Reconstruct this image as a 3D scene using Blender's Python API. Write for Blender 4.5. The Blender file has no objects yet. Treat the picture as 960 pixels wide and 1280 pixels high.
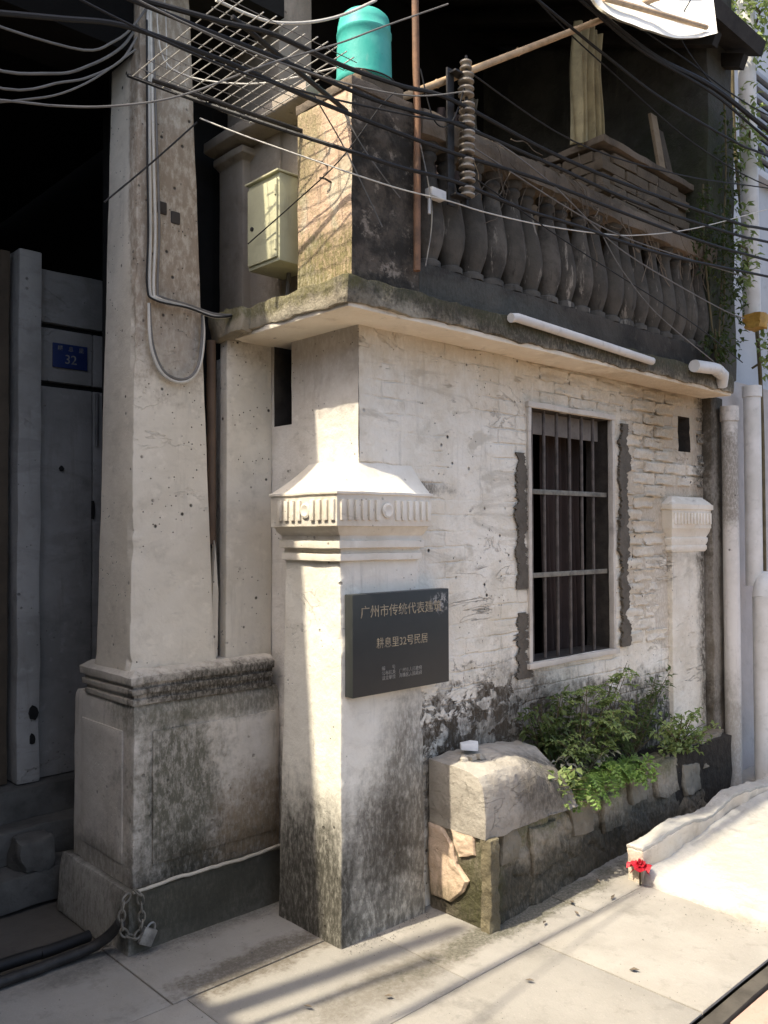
import bpy, bmesh, math, random
from mathutils import Vector, Matrix, noise
R = math.radians
random.seed(7)
scn = bpy.context.scene
COL = scn.collection

# ------------------------------------------------------------------ camera
fwd = Vector((0.685636, 0.727580, 0.023036))
rgt = Vector((0.727826, -0.685752, -0.003664))
upv = rgt.cross(fwd).normalized()
cd = bpy.data.cameras.new('camera'); cam = bpy.data.objects.new('camera', cd); COL.objects.link(cam)
cd.sensor_fit = 'HORIZONTAL'; cd.sensor_width = 36.0; cd.lens = 36.0 * 1077 / 960
cd.clip_start = 0.05; cd.clip_end = 500
m3 = Matrix((rgt, upv, -fwd)).transposed()
cam.matrix_world = Matrix.Translation((-2.1081, -2.4761, 1.55)) @ m3.to_4x4()
scn.camera = cam
# ------------------------------------------------------------------ sky, sun, exposure
SUN = Vector((-0.667, 0.095, 1.0)).normalized()          # towards the sun, down the alley
w = bpy.data.worlds.new('World'); scn.world = w; w.use_nodes = True
wn = w.node_tree; wn.nodes.clear()
sky = wn.nodes.new('ShaderNodeTexSky'); sky.sky_type = 'NISHITA'; sky.sun_disc = False
sky.sun_elevation = math.asin(SUN.z); sky.sun_rotation = math.atan2(SUN.x, SUN.y)
sky.air_density = 0.8; sky.dust_density = 4.0; sky.ozone_density = 1.0
bg = wn.nodes.new('ShaderNodeBackground'); bg.inputs['Strength'].default_value = 0.15
wo = wn.nodes.new('ShaderNodeOutputWorld')
wn.links.new(sky.outputs[0], bg.inputs[0]); wn.links.new(bg.outputs[0], wo.inputs[0])
sl = bpy.data.lights.new('sun', 'SUN'); sl.energy = 3.0; sl.angle = R(0.75); sl.color = (1.0, 0.91, 0.74)
so = bpy.data.objects.new('sun', sl); COL.objects.link(so); so.location = (-6, 1, 9)
so.rotation_euler = SUN.to_track_quat('Z', 'Y').to_euler()
vs = scn.view_settings; vs.view_transform = 'Standard'; vs.look = 'None'; vs.gamma = 1; vs.use_curve_mapping = False
vs.exposure = 1.3
scn.cycles.max_bounces = 8; scn.cycles.diffuse_bounces = 5

# ------------------------------------------------------------------ mesh helpers
class MB:
    def __init__(s): s.v = []; s.f = []; s.key = {}
    def add(s, p): s.v.append(Vector(p)); return len(s.v) - 1
    def wadd(s, p):
        k = (round(p[0], 4), round(p[1], 4), round(p[2], 4))
        if k not in s.key: s.key[k] = s.add(p)
        return s.key[k]
    def box(s, x0, x1, y0, y1, z0, z1):
        i = len(s.v)
        for z in (z0, z1):
            for x, y in ((x0, y0), (x1, y0), (x1, y1), (x0, y1)): s.add((x, y, z))
        for q in ((3, 2, 1, 0), (4, 5, 6, 7), (0, 1, 5, 4), (1, 2, 6, 5), (2, 3, 7, 6), (3, 0, 4, 7)):
            s.f.append(tuple(i + k for k in q))
        return s
    def sbox(s, x0, x1, y0, y1, z0, z1, st=0.03):      # box whose sides are divided finely
        lo = (x0, y0, z0); hi = (x1, y1, z1)
        for ax in range(3):
            u, v = (ax + 1) % 3, (ax + 2) % 3
            nu = max(1, int(round((hi[u] - lo[u]) / st))); nv = max(1, int(round((hi[v] - lo[v]) / st)))
            for side in (0, 1):
                def P(i, j):
                    p = [0, 0, 0]; p[ax] = hi[ax] if side else lo[ax]
                    p[u] = lo[u] + (hi[u] - lo[u]) * i / nu; p[v] = lo[v] + (hi[v] - lo[v]) * j / nv
                    return s.wadd(p)
                for i in range(nu):
                    for j in range(nv):
                        q = (P(i, j), P(i + 1, j), P(i + 1, j + 1), P(i, j + 1))
                        s.f.append(q if side else q[::-1])
        return s
    def loft(s, rows, n=1, sub=None):                 # stacked rectangles (z, x0, y0, x1, y1)
        if sub:
            out = [rows[0]]
            for a, b in zip(rows, rows[1:]):
                k = max(1, int(abs(b[0] - a[0]) / sub))
                for t in range(1, k + 1): out.append(tuple(a[c] + (b[c] - a[c]) * t / k for c in range(5)))
            rows = out
        rings = []
        for z, x0, y0, x1, y1 in rows:
            c = [(x0, y0), (x1, y0), (x1, y1), (x0, y1)]; ring = []
            for a in range(4):
                p, q = c[a], c[(a + 1) % 4]
                for t in range(n): ring.append(s.add((p[0] + (q[0] - p[0]) * t / n, p[1] + (q[1] - p[1]) * t / n, z)))
            rings.append(ring)
        N = 4 * n
        for a, b in zip(rings, rings[1:]):
            for i in range(N): s.f.append((a[i], a[(i + 1) % N], b[(i + 1) % N], b[i]))
        s.f.append(tuple(rings[0][::-1])); s.f.append(tuple(rings[-1]))
        return s
    def tube(s, pts, r, n=8, cap=True):
        pts = [Vector(p) for p in pts]; rings = []
        rr = r if isinstance(r, (list, tuple)) else [r] * len(pts)
        t0 = (pts[1] - pts[0]).normalized(); a = Vector((0, 0, 1)) if abs(t0.z) < .9 else Vector((1, 0, 0))
        nrm = t0.cross(a).normalized()
        for i, p in enumerate(pts):
            t = (pts[min(i + 1, len(pts) - 1)] - pts[max(i - 1, 0)])
            t = t.normalized() if t.length > 1e-9 else t0
            nrm = (nrm - t * nrm.dot(t)).normalized(); b = t.cross(nrm)
            rings.append([s.add(p + (nrm * math.cos(2 * math.pi * k / n) + b * math.sin(2 * math.pi * k / n)) * rr[i]) for k in range(n)])
        for a, b in zip(rings, rings[1:]):
            for k in range(n): s.f.append((a[k], a[(k + 1) % n], b[(k + 1) % n], b[k]))
        if cap: s.f.append(tuple(rings[0][::-1])); s.f.append(tuple(rings[-1]))
        return s
    def lathe(s, prof, c, n=16, axis='z'):
        rings = []
        for r, h in prof:
            ring = []
            for k in range(n):
                a = 2 * math.pi * k / n; x, y = r * math.cos(a), r * math.sin(a)
                p = (c[0] + x, c[1] + y, c[2] + h) if axis == 'z' else ((c[0] + h, c[1] + x, c[2] + y) if axis == 'x' else (c[0] + x, c[1] + h, c[2] + y))
                ring.append(s.add(p))
            rings.append(ring)
        for a, b in zip(rings, rings[1:]):
            for k in range(n): s.f.append((a[k], a[(k + 1) % n], b[(k + 1) % n], b[k]))
        s.f.append(tuple(rings[0][::-1])); s.f.append(tuple(rings[-1]))
        return s
    def poly(s, pts, d):                               # polygon pushed along d: a thick plate
        d = Vector(d); n = len(pts)
        a = [s.add(Vector(p)) for p in pts]; b = [s.add(Vector(p) + d) for p in pts]
        s.f.append(tuple(a)); s.f.append(tuple(b[::-1]))
        for i in range(n): s.f.append((a[i], b[i], b[(i + 1) % n], a[(i + 1) % n]))
        return s
    def sheet(s, fn, nu, nv):
        g = [[s.add(fn(i / nu, j / nv)) for j in range(nv + 1)] for i in range(nu + 1)]
        for i in range(nu):
            for j in range(nv): s.f.append((g[i][j], g[i + 1][j], g[i + 1][j + 1], g[i][j + 1]))
        return s
    def rough(s, amp, sc, keep=None, oct2=True):
        for v in s.v:
            d = noise.noise_vector(v * sc) * amp
            if oct2: d += noise.noise_vector(v * sc * 3.1 + Vector((5, 3, 1))) * amp * .45
            if keep: d = Vector((d.x * keep[0], d.y * keep[1], d.z * keep[2]))
            v += d
        return s

def chip(mb, corners, ctr, r=.012, amt=.016, f=11):
    for v in mb.v:
        for (x, y) in corners:
            if abs(v.x - x) < r and abs(v.y - y) < r:
                k = max(0, noise.noise(Vector((x * 9, y * 9, v.z * f))) - .08) * amt * 1.5 + max(0, noise.noise(Vector((x * 5, y * 5, v.z * f * 3.3))) - .2) * amt
                d = Vector((ctr[0] - x, ctr[1] - y, 0)).normalized(); v += d * k
    return mb
def mesh_of(mb, name, bevel=0, sub=0, subamp=0, subsc=20, bang=.9, seg=2, smooth=True, c=Vector((0, 0, 0)), recalc=True, sharp=.7):
    me = bpy.data.meshes.new(name)
    me.from_pydata([tuple(v - c) for v in mb.v], [], mb.f)
    bm = bmesh.new(); bm.from_mesh(me)
    if recalc: bmesh.ops.recalc_face_normals(bm, faces=bm.faces)
    for i_ in getattr(mb, 'rev', ()):
        bm.faces.ensure_lookup_table(); bm.faces[i_].material_index = 1
    if bevel:
        ed = [e for e in bm.edges if len(e.link_faces) == 2 and e.calc_face_angle(0) > bang]
        bmesh.ops.bevel(bm, geom=ed, offset=bevel, segments=seg, affect='EDGES', profile=.6, clamp_overlap=True)
    if sub:
        bmesh.ops.triangulate(bm, faces=bm.faces)
        for _ in range(sub): bmesh.ops.subdivide_edges(bm, edges=bm.edges, cuts=1, use_grid_fill=True)
        bm.normal_update()
        for v in bm.verts:
            p = v.co + c; v.co += v.normal * (noise.noise(p * subsc) + .5 * noise.noise(p * subsc * 2.7) + .35 * abs(noise.noise(p * subsc * .5))) * subamp
        bm.normal_update()
    bm.to_mesh(me); bm.free()
    if smooth:
        me.polygons.foreach_set('use_smooth', [True] * len(me.polygons)); me.set_sharp_from_angle(angle=sharp)
    me.update()
    return me

def centre(mb, base=False):
    lo = Vector([min(v[i] for v in mb.v) for i in range(3)]); hi = Vector([max(v[i] for v in mb.v) for i in range(3)])
    c = (lo + hi) / 2
    if base: c.z = lo.z
    return c
def tag(o, label=None, cat=None, group=None, kind=None):
    if label: o['label'] = label
    if cat: o['category'] = cat
    if group: o['group'] = group
    if kind: o['kind'] = kind
    return o
def wloc(o):
    p = Vector(o.location)
    while o.parent: o = o.parent; p += Vector(o.location)
    return p
def build(mb, name, mat, parent=None, **kw):
    c = centre(mb, parent is None)
    me = mesh_of(mb, name, c=c, **kw)
    me.materials.append(mat)
    o = bpy.data.objects.new(name, me); COL.objects.link(o)
    if parent: o.parent = parent; o.location = c - wloc(parent)
    else: o.location = c
    return o
def thing(name, loc, label=None, cat=None, group=None, kind=None):
    o = bpy.data.objects.new(name, None); COL.objects.link(o); o.location = loc; o.empty_display_size = .1
    return tag(o, label, cat, group, kind)
def box(name, mat, parent, *b, **kw):
    kw.setdefault('bevel', .003); return build(MB().box(*b), name, mat, parent, **kw)
def smoothpts(pts, k=6):
    P = [Vector(p) for p in pts]; out = []
    for i in range(len(P) - 1):
        a, b, c, d = P[max(i - 1, 0)], P[i], P[i + 1], P[min(i + 2, len(P) - 1)]
        for t in range(k):
            u = t / k
            out.append(.5 * ((2 * b) + (c - a) * u + (2 * a - 5 * b + 4 * c - d) * u * u + (3 * b - a - 3 * c + d) * u ** 3))
    out.append(P[-1]); return out

# ------------------------------------------------------------------ material helpers
class NT:
    def __init__(s, name):
        s.m = bpy.data.materials.new(name); s.m.use_nodes = True; s.t = s.m.node_tree
        s.b = s.t.nodes['Principled BSDF']; s.b.inputs['Roughness'].default_value = .85
        s.b.inputs['Specular IOR Level'].default_value = .25
        s.pos = s.t.nodes.new('ShaderNodeNewGeometry').outputs['Position']
    def n(s, t, **kw):
        x = s.t.nodes.new(t)
        for k, v in kw.items(): setattr(x, k, v)
        return x
    def put(s, sock, v):
        if hasattr(v, 'default_value') or hasattr(v, 'links'): s.t.links.new(v, sock)
        elif isinstance(v, (tuple, list)) and len(v) == 3 and sock.type == 'RGBA': sock.default_value = (*v, 1)
        else: sock.default_value = v
    def math(s, op, a, b=0.0, c=0.0, clamp=False):
        x = s.n('ShaderNodeMath', operation=op, use_clamp=clamp)
        for i, q in enumerate((a, b, c)): s.put(x.inputs[i], q)
        return x.outputs[0]
    def noise(s, scale, detail=4, rough=.6, stretch=None, dist=0, off=None):
        x = s.n('ShaderNodeTexNoise'); x.inputs['Scale'].default_value = scale; x.inputs['Detail'].default_value = detail
        x.inputs['Roughness'].default_value = rough; x.inputs['Distortion'].default_value = dist
        p = s.pos
        if stretch or off:
            mp = s.n('ShaderNodeMapping'); s.t.links.new(p, mp.inputs[0])
            if stretch: mp.inputs['Scale'].default_value = stretch
            if off: mp.inputs['Location'].default_value = off
            p = mp.outputs[0]
        s.t.links.new(p, x.inputs['Vector']); return x.outputs[0]
    def ramp(s, v, a, b, lo=0.0, hi=1.0):
        x = s.n('ShaderNodeMapRange', interpolation_type='SMOOTHSTEP')
        s.put(x.inputs[0], v); x.inputs[1].default_value = a; x.inputs[2].default_value = b
        x.inputs[3].default_value = lo; x.inputs[4].default_value = hi
        return x.outputs[0]
    def blob(s, c, r, soft=.3, amt=.6, sc=6, detail=5, stretch=None):   # stain of ragged outline round a place
        a = s.n('ShaderNodeVectorMath', operation='SUBTRACT'); s.t.links.new(s.pos, a.inputs[0]); a.inputs[1].default_value = c
        d = s.n('ShaderNodeVectorMath', operation='DIVIDE'); s.t.links.new(a.outputs[0], d.inputs[0]); d.inputs[1].default_value = r
        l = s.n('ShaderNodeVectorMath', operation='LENGTH'); s.t.links.new(d.outputs[0], l.inputs[0])
        q = s.math('MULTIPLY_ADD', s.math('SUBTRACT', s.noise(sc, detail, .65, stretch), .5), amt * 2, l.outputs['Value'])
        q = s.math('MULTIPLY_ADD', s.math('SUBTRACT', s.noise(sc * 4.3, 5, .7, stretch), .5), amt * 1.1 + .25, q)
        return s.math('MULTIPLY', s.ramp(q, 1 + soft * .85, 1 - soft * .85, 0, 1), s.ramp(s.noise(sc * 7.7, 6, .75, (1.3, 1.3, .55), 0, (2, 6, 4)), .34, .58, .48, 1.0))
    def mix(s, a, b, f, mode='MIX'):
        x = s.n('ShaderNodeMix', data_type='RGBA', blend_type=mode)
        s.put(x.inputs[0], f); s.put(x.inputs[6], a); s.put(x.inputs[7], b); return x.outputs[2]
    def bump(s, h, dist=.01, st=1.0, prev=None):
        x = s.n('ShaderNodeBump'); x.inputs['Distance'].default_value = dist; x.inputs['Strength'].default_value = st
        s.put(x.inputs['Height'], h)
        if prev: s.t.links.new(prev, x.inputs['Normal'])
        return x.outputs[0]
    def done(s, col, nrm=None, rough=None):
        s.put(s.b.inputs['Base Color'], col)
        if nrm: s.t.links.new(nrm, s.b.inputs['Normal'])
        if rough is not None: s.put(s.b.inputs['Roughness'], rough)
        return s.m
    def voro(s, scale, feat='F1', rnd=1.0):
        x = s.n('ShaderNodeTexVoronoi', feature=feat); x.inputs['Scale'].default_value = scale; x.inputs['Randomness'].default_value = rnd
        s.t.links.new(s.pos, x.inputs['Vector']); return x.outputs['Distance']
    def normal_y(s):       # 1 on faces turned to the street
        g = s.n('ShaderNodeNewGeometry'); sp = s.n('ShaderNodeSeparateXYZ'); s.t.links.new(g.outputs['True Normal'], sp.inputs[0])
        return s.ramp(sp.outputs['Y'], -.3, -.6)

BIG = 50.0
def plain(name, col, rough=.6, var=.25, sc=9, metal=0, bumpd=.002, col2=None, bsc=40, spec=.3):
    t = NT(name); n1 = t.noise(sc, 5); n2 = t.noise(sc * 5, 3)
    c2 = col2 or tuple(x * (1 - var) for x in col)
    c = t.mix(col, c2, t.ramp(n1, .35, .7)); c = t.mix(c, tuple(x * .72 for x in c2), t.ramp(n2, .55, .8, 0, .6))
    t.b.inputs['Metallic'].default_value = metal; t.b.inputs['Specular IOR Level'].default_value = spec
    return t.done(c, t.bump(t.noise(bsc, 4), bumpd, .7) if bumpd else None, rough)

def plaster(name, base, second, blobs=(), spots=.0, scratch=.0, streak=.0, bumpd=.006, flake=None, courses=False, pits=.55):
    """old limewash: base colour drifting to a second one, ragged stains, pits"""
    t = NT(name)
    c = t.mix(base, second, t.ramp(t.noise(2.2, 6, .62), .36, .68))
    c = t.mix(c, tuple(x * .80 for x in second), t.ramp(t.noise(9, 6, .65, off=(3, 1, 7)), .52, .76, 0, .75))
    c = t.mix(c, tuple(min(1, x * 1.08) for x in base), t.ramp(t.noise(16, 4, off=(1, 8, 2)), .56, .72, 0, .6))
    if streak:
        c = t.mix(c, (.13, .11, .085), t.math('MULTIPLY', t.ramp(t.noise(9, 6, .7, (2.2, 2.2, .22)), .55, .8), streak))
    if scratch:
        c = t.mix(c, (.20, .175, .14), t.math('MULTIPLY', t.ramp(t.noise(7, 8, .72, (.8, .8, 2.6), .6), .58, .66), t.math('MULTIPLY', t.ramp(t.noise(2.7, 2, off=(2, 2, 2)), .46, .62), scratch)))
    h = t.math('ADD', t.noise(14, 7, .62), t.math('MULTIPLY', t.noise(70, 3), .22))
    if scratch:
        sm = t.ramp(t.noise(3.4, 7, .68, (.55, .55, 1.7), .8, (7, 2, 5)), .53, .64)                    # broad trowel smears, greyer lime
        c = t.mix(c, tuple(x * .74 for x in second), t.math('MULTIPLY', sm, min(1, scratch * .8)))
        ed = t.math('SUBTRACT', t.ramp(t.noise(4.2, 6, .6, (.6, .6, 1.5), .7, (1, 5, 9)), .500, .507), t.ramp(t.noise(4.2, 6, .6, (.6, .6, 1.5), .7, (1, 5, 9)), .509, .516))
        ed = t.math('MULTIPLY', ed, t.ramp(t.noise(1.9, 3, off=(9, 9, 2)), .54, .66))
        c = t.mix(c, (.26, .225, .18), t.math('MULTIPLY', ed, scratch * .45)); h = t.math('SUBTRACT', h, t.math('MULTIPLY', ed, .5))
    if courses:                                           # brick courses telegraphing faintly through the lime
        sp = t.n('ShaderNodeSeparateXYZ'); t.t.links.new(t.pos, sp.inputs[0]); cb = t.n('ShaderNodeCombineXYZ')
        wob = t.math('MULTIPLY', t.math('SUBTRACT', t.noise(6, 3), .5), .03)
        t.put(cb.inputs[0], t.math('ADD', sp.outputs['X'], wob)); t.put(cb.inputs[1], t.math('ADD', sp.outputs['Z'], wob))
        bt = t.n('ShaderNodeTexBrick'); t.t.links.new(cb.outputs[0], bt.inputs['Vector']); bt.inputs['Scale'].default_value = 1.0
        bt.inputs['Brick Width'].default_value = .245; bt.inputs['Row Height'].default_value = .0675; bt.inputs['Mortar Size'].default_value = .007; bt.inputs['Mortar Smooth'].default_value = 1.0
        mk = t.math('MULTIPLY', bt.outputs['Fac'], t.ramp(t.noise(3.1, 4, .6, off=(8, 3, 3)), .40, .60))
        h = t.math('SUBTRACT', h, t.math('MULTIPLY', mk, .34)); c = t.mix(c, tuple(x * .7 for x in second), t.math('MULTIPLY', mk, .22))
    for (cc, rr, soft, amt, sc, colr, st) in blobs:
        c = t.mix(c, colr, t.math('MULTIPLY', t.blob(cc, rr, soft, amt, sc), st))
    if flake:                                             # flaked-off areas: bare dark render with islands of lime left
        cc, rr, fc = flake
        area = t.blob(cc, rr, .35, .7, 7)
        isl = t.ramp(t.noise(13, 5, .6, (1, 1, 1.3), .4), .47, .53)
        mk = t.math('MULTIPLY', area, isl)
        c = t.mix(c, t.mix(fc, tuple(x * .5 for x in fc), t.noise(30, 4)), mk)
        h = t.math('SUBTRACT', h, t.math('MULTIPLY', mk, .5))
    if spots:
        mk = t.math('MAXIMUM', t.math('MULTIPLY', t.ramp(t.voro(17), .16, .07), t.ramp(t.noise(4.3, 2, off=(4, 4, 1)), pits, pits + .07)), t.math('MULTIPLY', t.ramp(t.voro(41), .16, .07), t.ramp(t.noise(5.3, 2, off=(4, 7, 1)), pits, pits + .06)))
        c = t.mix(c, (.06, .052, .042), t.math('MULTIPLY', mk, spots)); h = t.math('SUBTRACT', h, t.math('MULTIPLY', mk, .6))
    return t.done(c, t.bump(h, bumpd, 1.0), .92)

MOULD = (.030, .029, .022); GREEN = (.050, .058, .024); BROWN = (.12, .09, .058); DAMP = (.16, .145, .115)
M_facade = plaster('limewashed_facade', (.83, .78, .665), (.70, .635, .505), [
    ((1.5, 0, 2.5), (3, BIG, .42), .5, .5, 3, (.52, .42, .28), .55),
    ((2.6, 0, 2.25), (.42, BIG, .26), .5, .7, 8, (.30, .22, .12), .7),
    ((2.3, 0, 1.9), (.5, BIG, .6), .6, .8, 11, (.36, .28, .18), .42),
    ((2.95, 0, 1.3), (.13, BIG, 1.6), .5, .6, 7, (.055, .046, .032), .95),
    ((1.3, 0, .48), (1.0, BIG, .30), .35, .7, 6, (.075, .062, .045), .9),
    ((2.4, 0, .35), (.9, BIG, .36), .35, .7, 6, MOULD, .95),
    ((1.15, 0, .66), (.35, BIG, .3), .5, .9, 9, DAMP, .6),
    ((2.5, 0, 1.75), (.52, BIG, .85), .10, .25, 9, (.40, .33, .24), .7), ((.35, 0, 1.73), (.3, BIG, .03), .6, .9, 12, (.12, .11, .09), .8)], spots=1.0, scratch=.9, streak=.35, bumpd=.014,
    flake=((.85, 0, .72), (.55, BIG, .17), (.105, .082, .055)), courses=True)
FB = [((1.5, 0, 2.5), (3, BIG, .42), .5, .5, 3, (.52, .42, .28), .55), ((2.6, 0, 2.25), (.42, BIG, .26), .5, .7, 8, (.30, .22, .12), .7),
    ((2.3, 0, 1.9), (.5, BIG, .6), .6, .8, 11, (.36, .28, .18), .42), ((2.95, 0, 1.3), (.13, BIG, 1.6), .5, .6, 7, (.055, .046, .032), .95)]
M_fbrick = plaster('limewashed_brick', (.76, .705, .59), (.59, .525, .41), FB, spots=.9, scratch=.8, streak=.4, bumpd=.014)
M_facade_left = plaster('limewashed_side_wall', (.74, .70, .63), (.60, .55, .47), [
    ((.12, .3, 2.5), (BIG, .6, .35), .5, .6, 6, (.40, .32, .22), .55),
    ((.12, .55, .1), (BIG, .4, .5), .5, .6, 6, (.10, .09, .07), .8)], spots=.8, scratch=.4, streak=.2, bumpd=.008)
M_pil = plaster('limewashed_pilaster', (.80, .76, .655), (.70, .65, .54), [
    ((.15, 0, -.25), (BIG, BIG, .62), .6, .5, 5, (.105, .098, .080), .9),
    ((.36, 0, .52), (.17, .1, .34), .6, .6, 5, (.12, .105, .08), .85),
    ((.20, 0, .36), (.16, .1, .20), .5, .8, 7, (.05, .042, .032), .8),
    ((.0, .2, .12), (.08, .3, .38), .6, .7, 6, (.045, .041, .031), .92)], spots=.6, scratch=.3, streak=.35, bumpd=.006)
M_cap = plaster('limewashed_capital', (.79, .745, .645), (.66, .595, .48), [
    ((.2, -.1, 1.5), (.5, .06, .1), .5, .6, 8, (.48, .38, .27), .5)], spots=.5, scratch=.3, bumpd=.004)
M_col = plaster('cream_column_plaster', (.69, .63, .52), (.60, .54, .435), [
    ((-.38, .5, 3.4), (1.2, .16, 1.42), .10, .10, 5, (.27, .212, .152), .9),
    ((-.36, .56, 2.28), (.14, .1, .12), .5, .4, 8, (.40, .36, .30), .6)], spots=1.0, scratch=.2, streak=.25, bumpd=.004, pits=.50)
M_dado = plaster('mouldy_column_base', (.66, .61, .53), (.54, .49, .41), [
    ((-.38, .5, .52), (.20, .2, .36), .5, .8, 6, (.075, .073, .048), .9),
    ((-.2, .5, .16), (.6, .12, .24), .5, .7, 7, (.05, .045, .032), .95),
    ((-.2, .5, .86), (.6, .3, .07), .5, .8, 8, (.09, .088, .058), .75),
    ((.0, .5, .35), (.2, .2, .22), .5, .6, 6, (.20, .145, .085), .8),
    ((-.58, .85, .1), (.1, .5, .25), .5, .6, 6, (.17, .15, .12), .7)], spots=.4, streak=.6, bumpd=.006)
M_mould = plaster('stained_moulding', (.58, .53, .45), (.42, .38, .31), [
    ((-.15, .5, .94), (.5, .16, .075), .5, .9, 9, (.05, .043, .032), .95)], streak=.7, bumpd=.006)
M_plinth = plaster('blackened_plinth', (.14, .128, .10), (.055, .050, .038), [
    ((-.64, .85, .1), (.07, .4, .3), .5, .4, 6, (.44, .41, .35), .9), ((-.3, .5, .12), (.5, .1, .12), .6, 1.0, 9, (.05, .048, .034), .85)], streak=.8)
M_chip = plaster('bare_lime_edge', (.52, .48, .40), (.40, .36, .29), (), bumpd=.004)
M_slab = plaster('weathered_slab_edge', (.36, .32, .24), (.20, .17, .12), [
    ((1.6, -.2, 2.46), (2.4, .12, .10), .4, .9, 9, (.045, .039, .029), .92), ((1.5, -.2, 2.5), (2.4, .12, .08), .5, .9, 14, (.055, .055, .028), .8),
    ((-.1, .3, 2.47), (.1, .5, .05), .5, 1.0, 12, (.11, .10, .035), .8)], streak=.5, bumpd=.014)
M_soffit = plaster('painted_soffit', (.80, .72, .58), (.72, .62, .47), [
    ((2.3, 0, 2.37), (.6, .3, .2), .5, .8, 9, (.42, .32, .2), .6)], scratch=.5, bumpd=.004)
t = NT('pink_peeling_plaster')
c = t.mix((.62, .44, .31), (.50, .36, .24), t.noise(6, 6))
c = t.mix(c, (.55, .47, .34), t.ramp(t.noise(8, 5, .6, off=(3, 3, 3)), .5, .62))
c = t.mix(c, (.16, .145, .055), t.math('MULTIPLY', t.blob((0, .1, 2.48), (BIG, BIG, .2), .5, .9, 9), .9))
c = t.mix(c, (.20, .18, .085), t.math('MULTIPLY', t.blob((0, .2, 3.1), (BIG, .16, .3), .4, .7, 9), .8))
c = t.mix(c, (.10, .075, .05), t.math('MULTIPLY', t.ramp(t.noise(11, 7, .7, (2, 2, .3)), .56, .74), .7))
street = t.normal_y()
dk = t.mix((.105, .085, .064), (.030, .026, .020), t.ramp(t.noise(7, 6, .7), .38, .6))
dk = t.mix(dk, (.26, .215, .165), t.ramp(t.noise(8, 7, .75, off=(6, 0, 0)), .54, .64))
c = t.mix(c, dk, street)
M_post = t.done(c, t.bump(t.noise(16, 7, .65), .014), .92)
t = NT('sooty_baluster')
oi = t.n('ShaderNodeObjectInfo').outputs['Random']
c = t.mix((.115, .100, .080), (.048, .042, .034), t.ramp(t.noise(9, 6, .65), .35, .65)); c = t.mix(c, (.075, .066, .052), t.math('MULTIPLY', oi, .8))
c = t.mix(c, (.33, .285, .225), t.ramp(t.noise(13, 6, .7, (1.6, 1.6, .28)), .58, .68, 0, .8))
c = t.mix(c, (.02, .018, .014), t.ramp(t.noise(11, 6, .7, (1.8, 1.8, .2), 0, (3, 3, 3)), .58, .72, 0, .8))
M_balus = t.done(c, t.bump(t.noise(24, 6), .006), .9)
M_rail = plaster('weathered_rail', (.20, .158, .115), (.085, .068, .050), (), streak=.6, bumpd=.012)
M_base_rail = plaster('mould_black_kerb', (.075, .064, .050), (.030, .026, .021), [((.6, -.1, 2.5), (.6, .3, .1), .5, .8, 9, (.10, .10, .085), .6)], bumpd=.014)
M_dark = plain('dark_old_timber', (.030, .025, .020), .8, .4, 4)
M_shade = plain('shade_black', (.017, .0155, .0135), .9, .4, 3)  # near-black colour paints the unlit depth of porch, recess and balcony
M_upper = plaster('tan_upper_wall', (.37, .315, .25), (.27, .225, .17), (), streak=.6, spots=.5, bumpd=.006)
M_brick = plaster('old_parapet_brick', (.150, .115, .078), (.085, .066, .046), (), bumpd=.01)
M_pgrey = plaster('grey_granite', (.32, .30, .27), (.23, .215, .19), (), scratch=.5, spots=.6, streak=.5, bumpd=.006)
M_pgrey2 = plaster('grey_lime_jamb', (.42, .395, .355), (.31, .29, .255), (), scratch=.5, spots=.6, streak=.5, bumpd=.006)
M_step = plain('worn_stone_step', (.14, .132, .115), .85, .45, 5, bumpd=.01, bsc=25)
M_cement = plain('raw_cement', (.125, .108, .084), .95, .3, 14, bumpd=.012, bsc=38)
M_rev = plain('shaded_raw_reveal', (.060, .050, .040), .95, .4, 14, bumpd=.006)  # bare brick, darkened to put shade into the openings
M_conc = plaster('grey_concrete', (.40, .365, .305), (.27, .24, .195), [((.95, -.2, .45), (.28, .16, .14), .5, .6, 8, (.06, .052, .04), .85)], scratch=.6, bumpd=.012)
M_iron = plain('dark_iron', (.05, .046, .042), .55, .5, 12, metal=.4, bumpd=.001)
M_bar = plain('window_bar_paint', (.12, .10, .085), .6, .5, 18, bumpd=.001)
M_ironl = plain('worn_iron_bar', (.23, .21, .17), .55, .5, 30, metal=.3, bumpd=.002)
M_steel = plain('dull_steel', (.36, .35, .32), .45, .4, 25, metal=.6, bumpd=.001)
M_rust = plain('rusty_pipe', (.24, .125, .068), .7, .5, 16, bumpd=.003, col2=(.13, .075, .045))
M_bamboo = plain('bamboo', (.52, .37, .22), .5, .35, 14, bumpd=.002)
M_wire = plain('black_cable', (.018, .017, .016), .6, .2, 9, bumpd=0)
M_wireg = plain('grey_cable', (.17, .16, .145), .6, .3, 9, bumpd=0)
M_wirew = plain('pale_cable', (.60, .57, .50), .55, .25, 9, bumpd=0)
M_pvc = plain('white_pvc', (.66, .64, .60), .45, .18, 5, bumpd=.001, col2=(.55, .53, .48))
M_pvcd = plaster('stained_pvc', (.63, .60, .55), (.54, .51, .46), [((3.0, -.1, 1.9), (.2, .3, .3), .5, .9, 12, (.15, .13, .10), .8), ((3.0, -.1, .2), (.2, .3, .4), .5, .8, 9, (.24, .22, .18), .7)], streak=.5, spots=.8, bumpd=.001)
t = NT('yellowed_enamel'); c = t.mix((.56, .54, .35), (.47, .45, .29), t.ramp(t.noise(5, 5), .4, .7))
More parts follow.
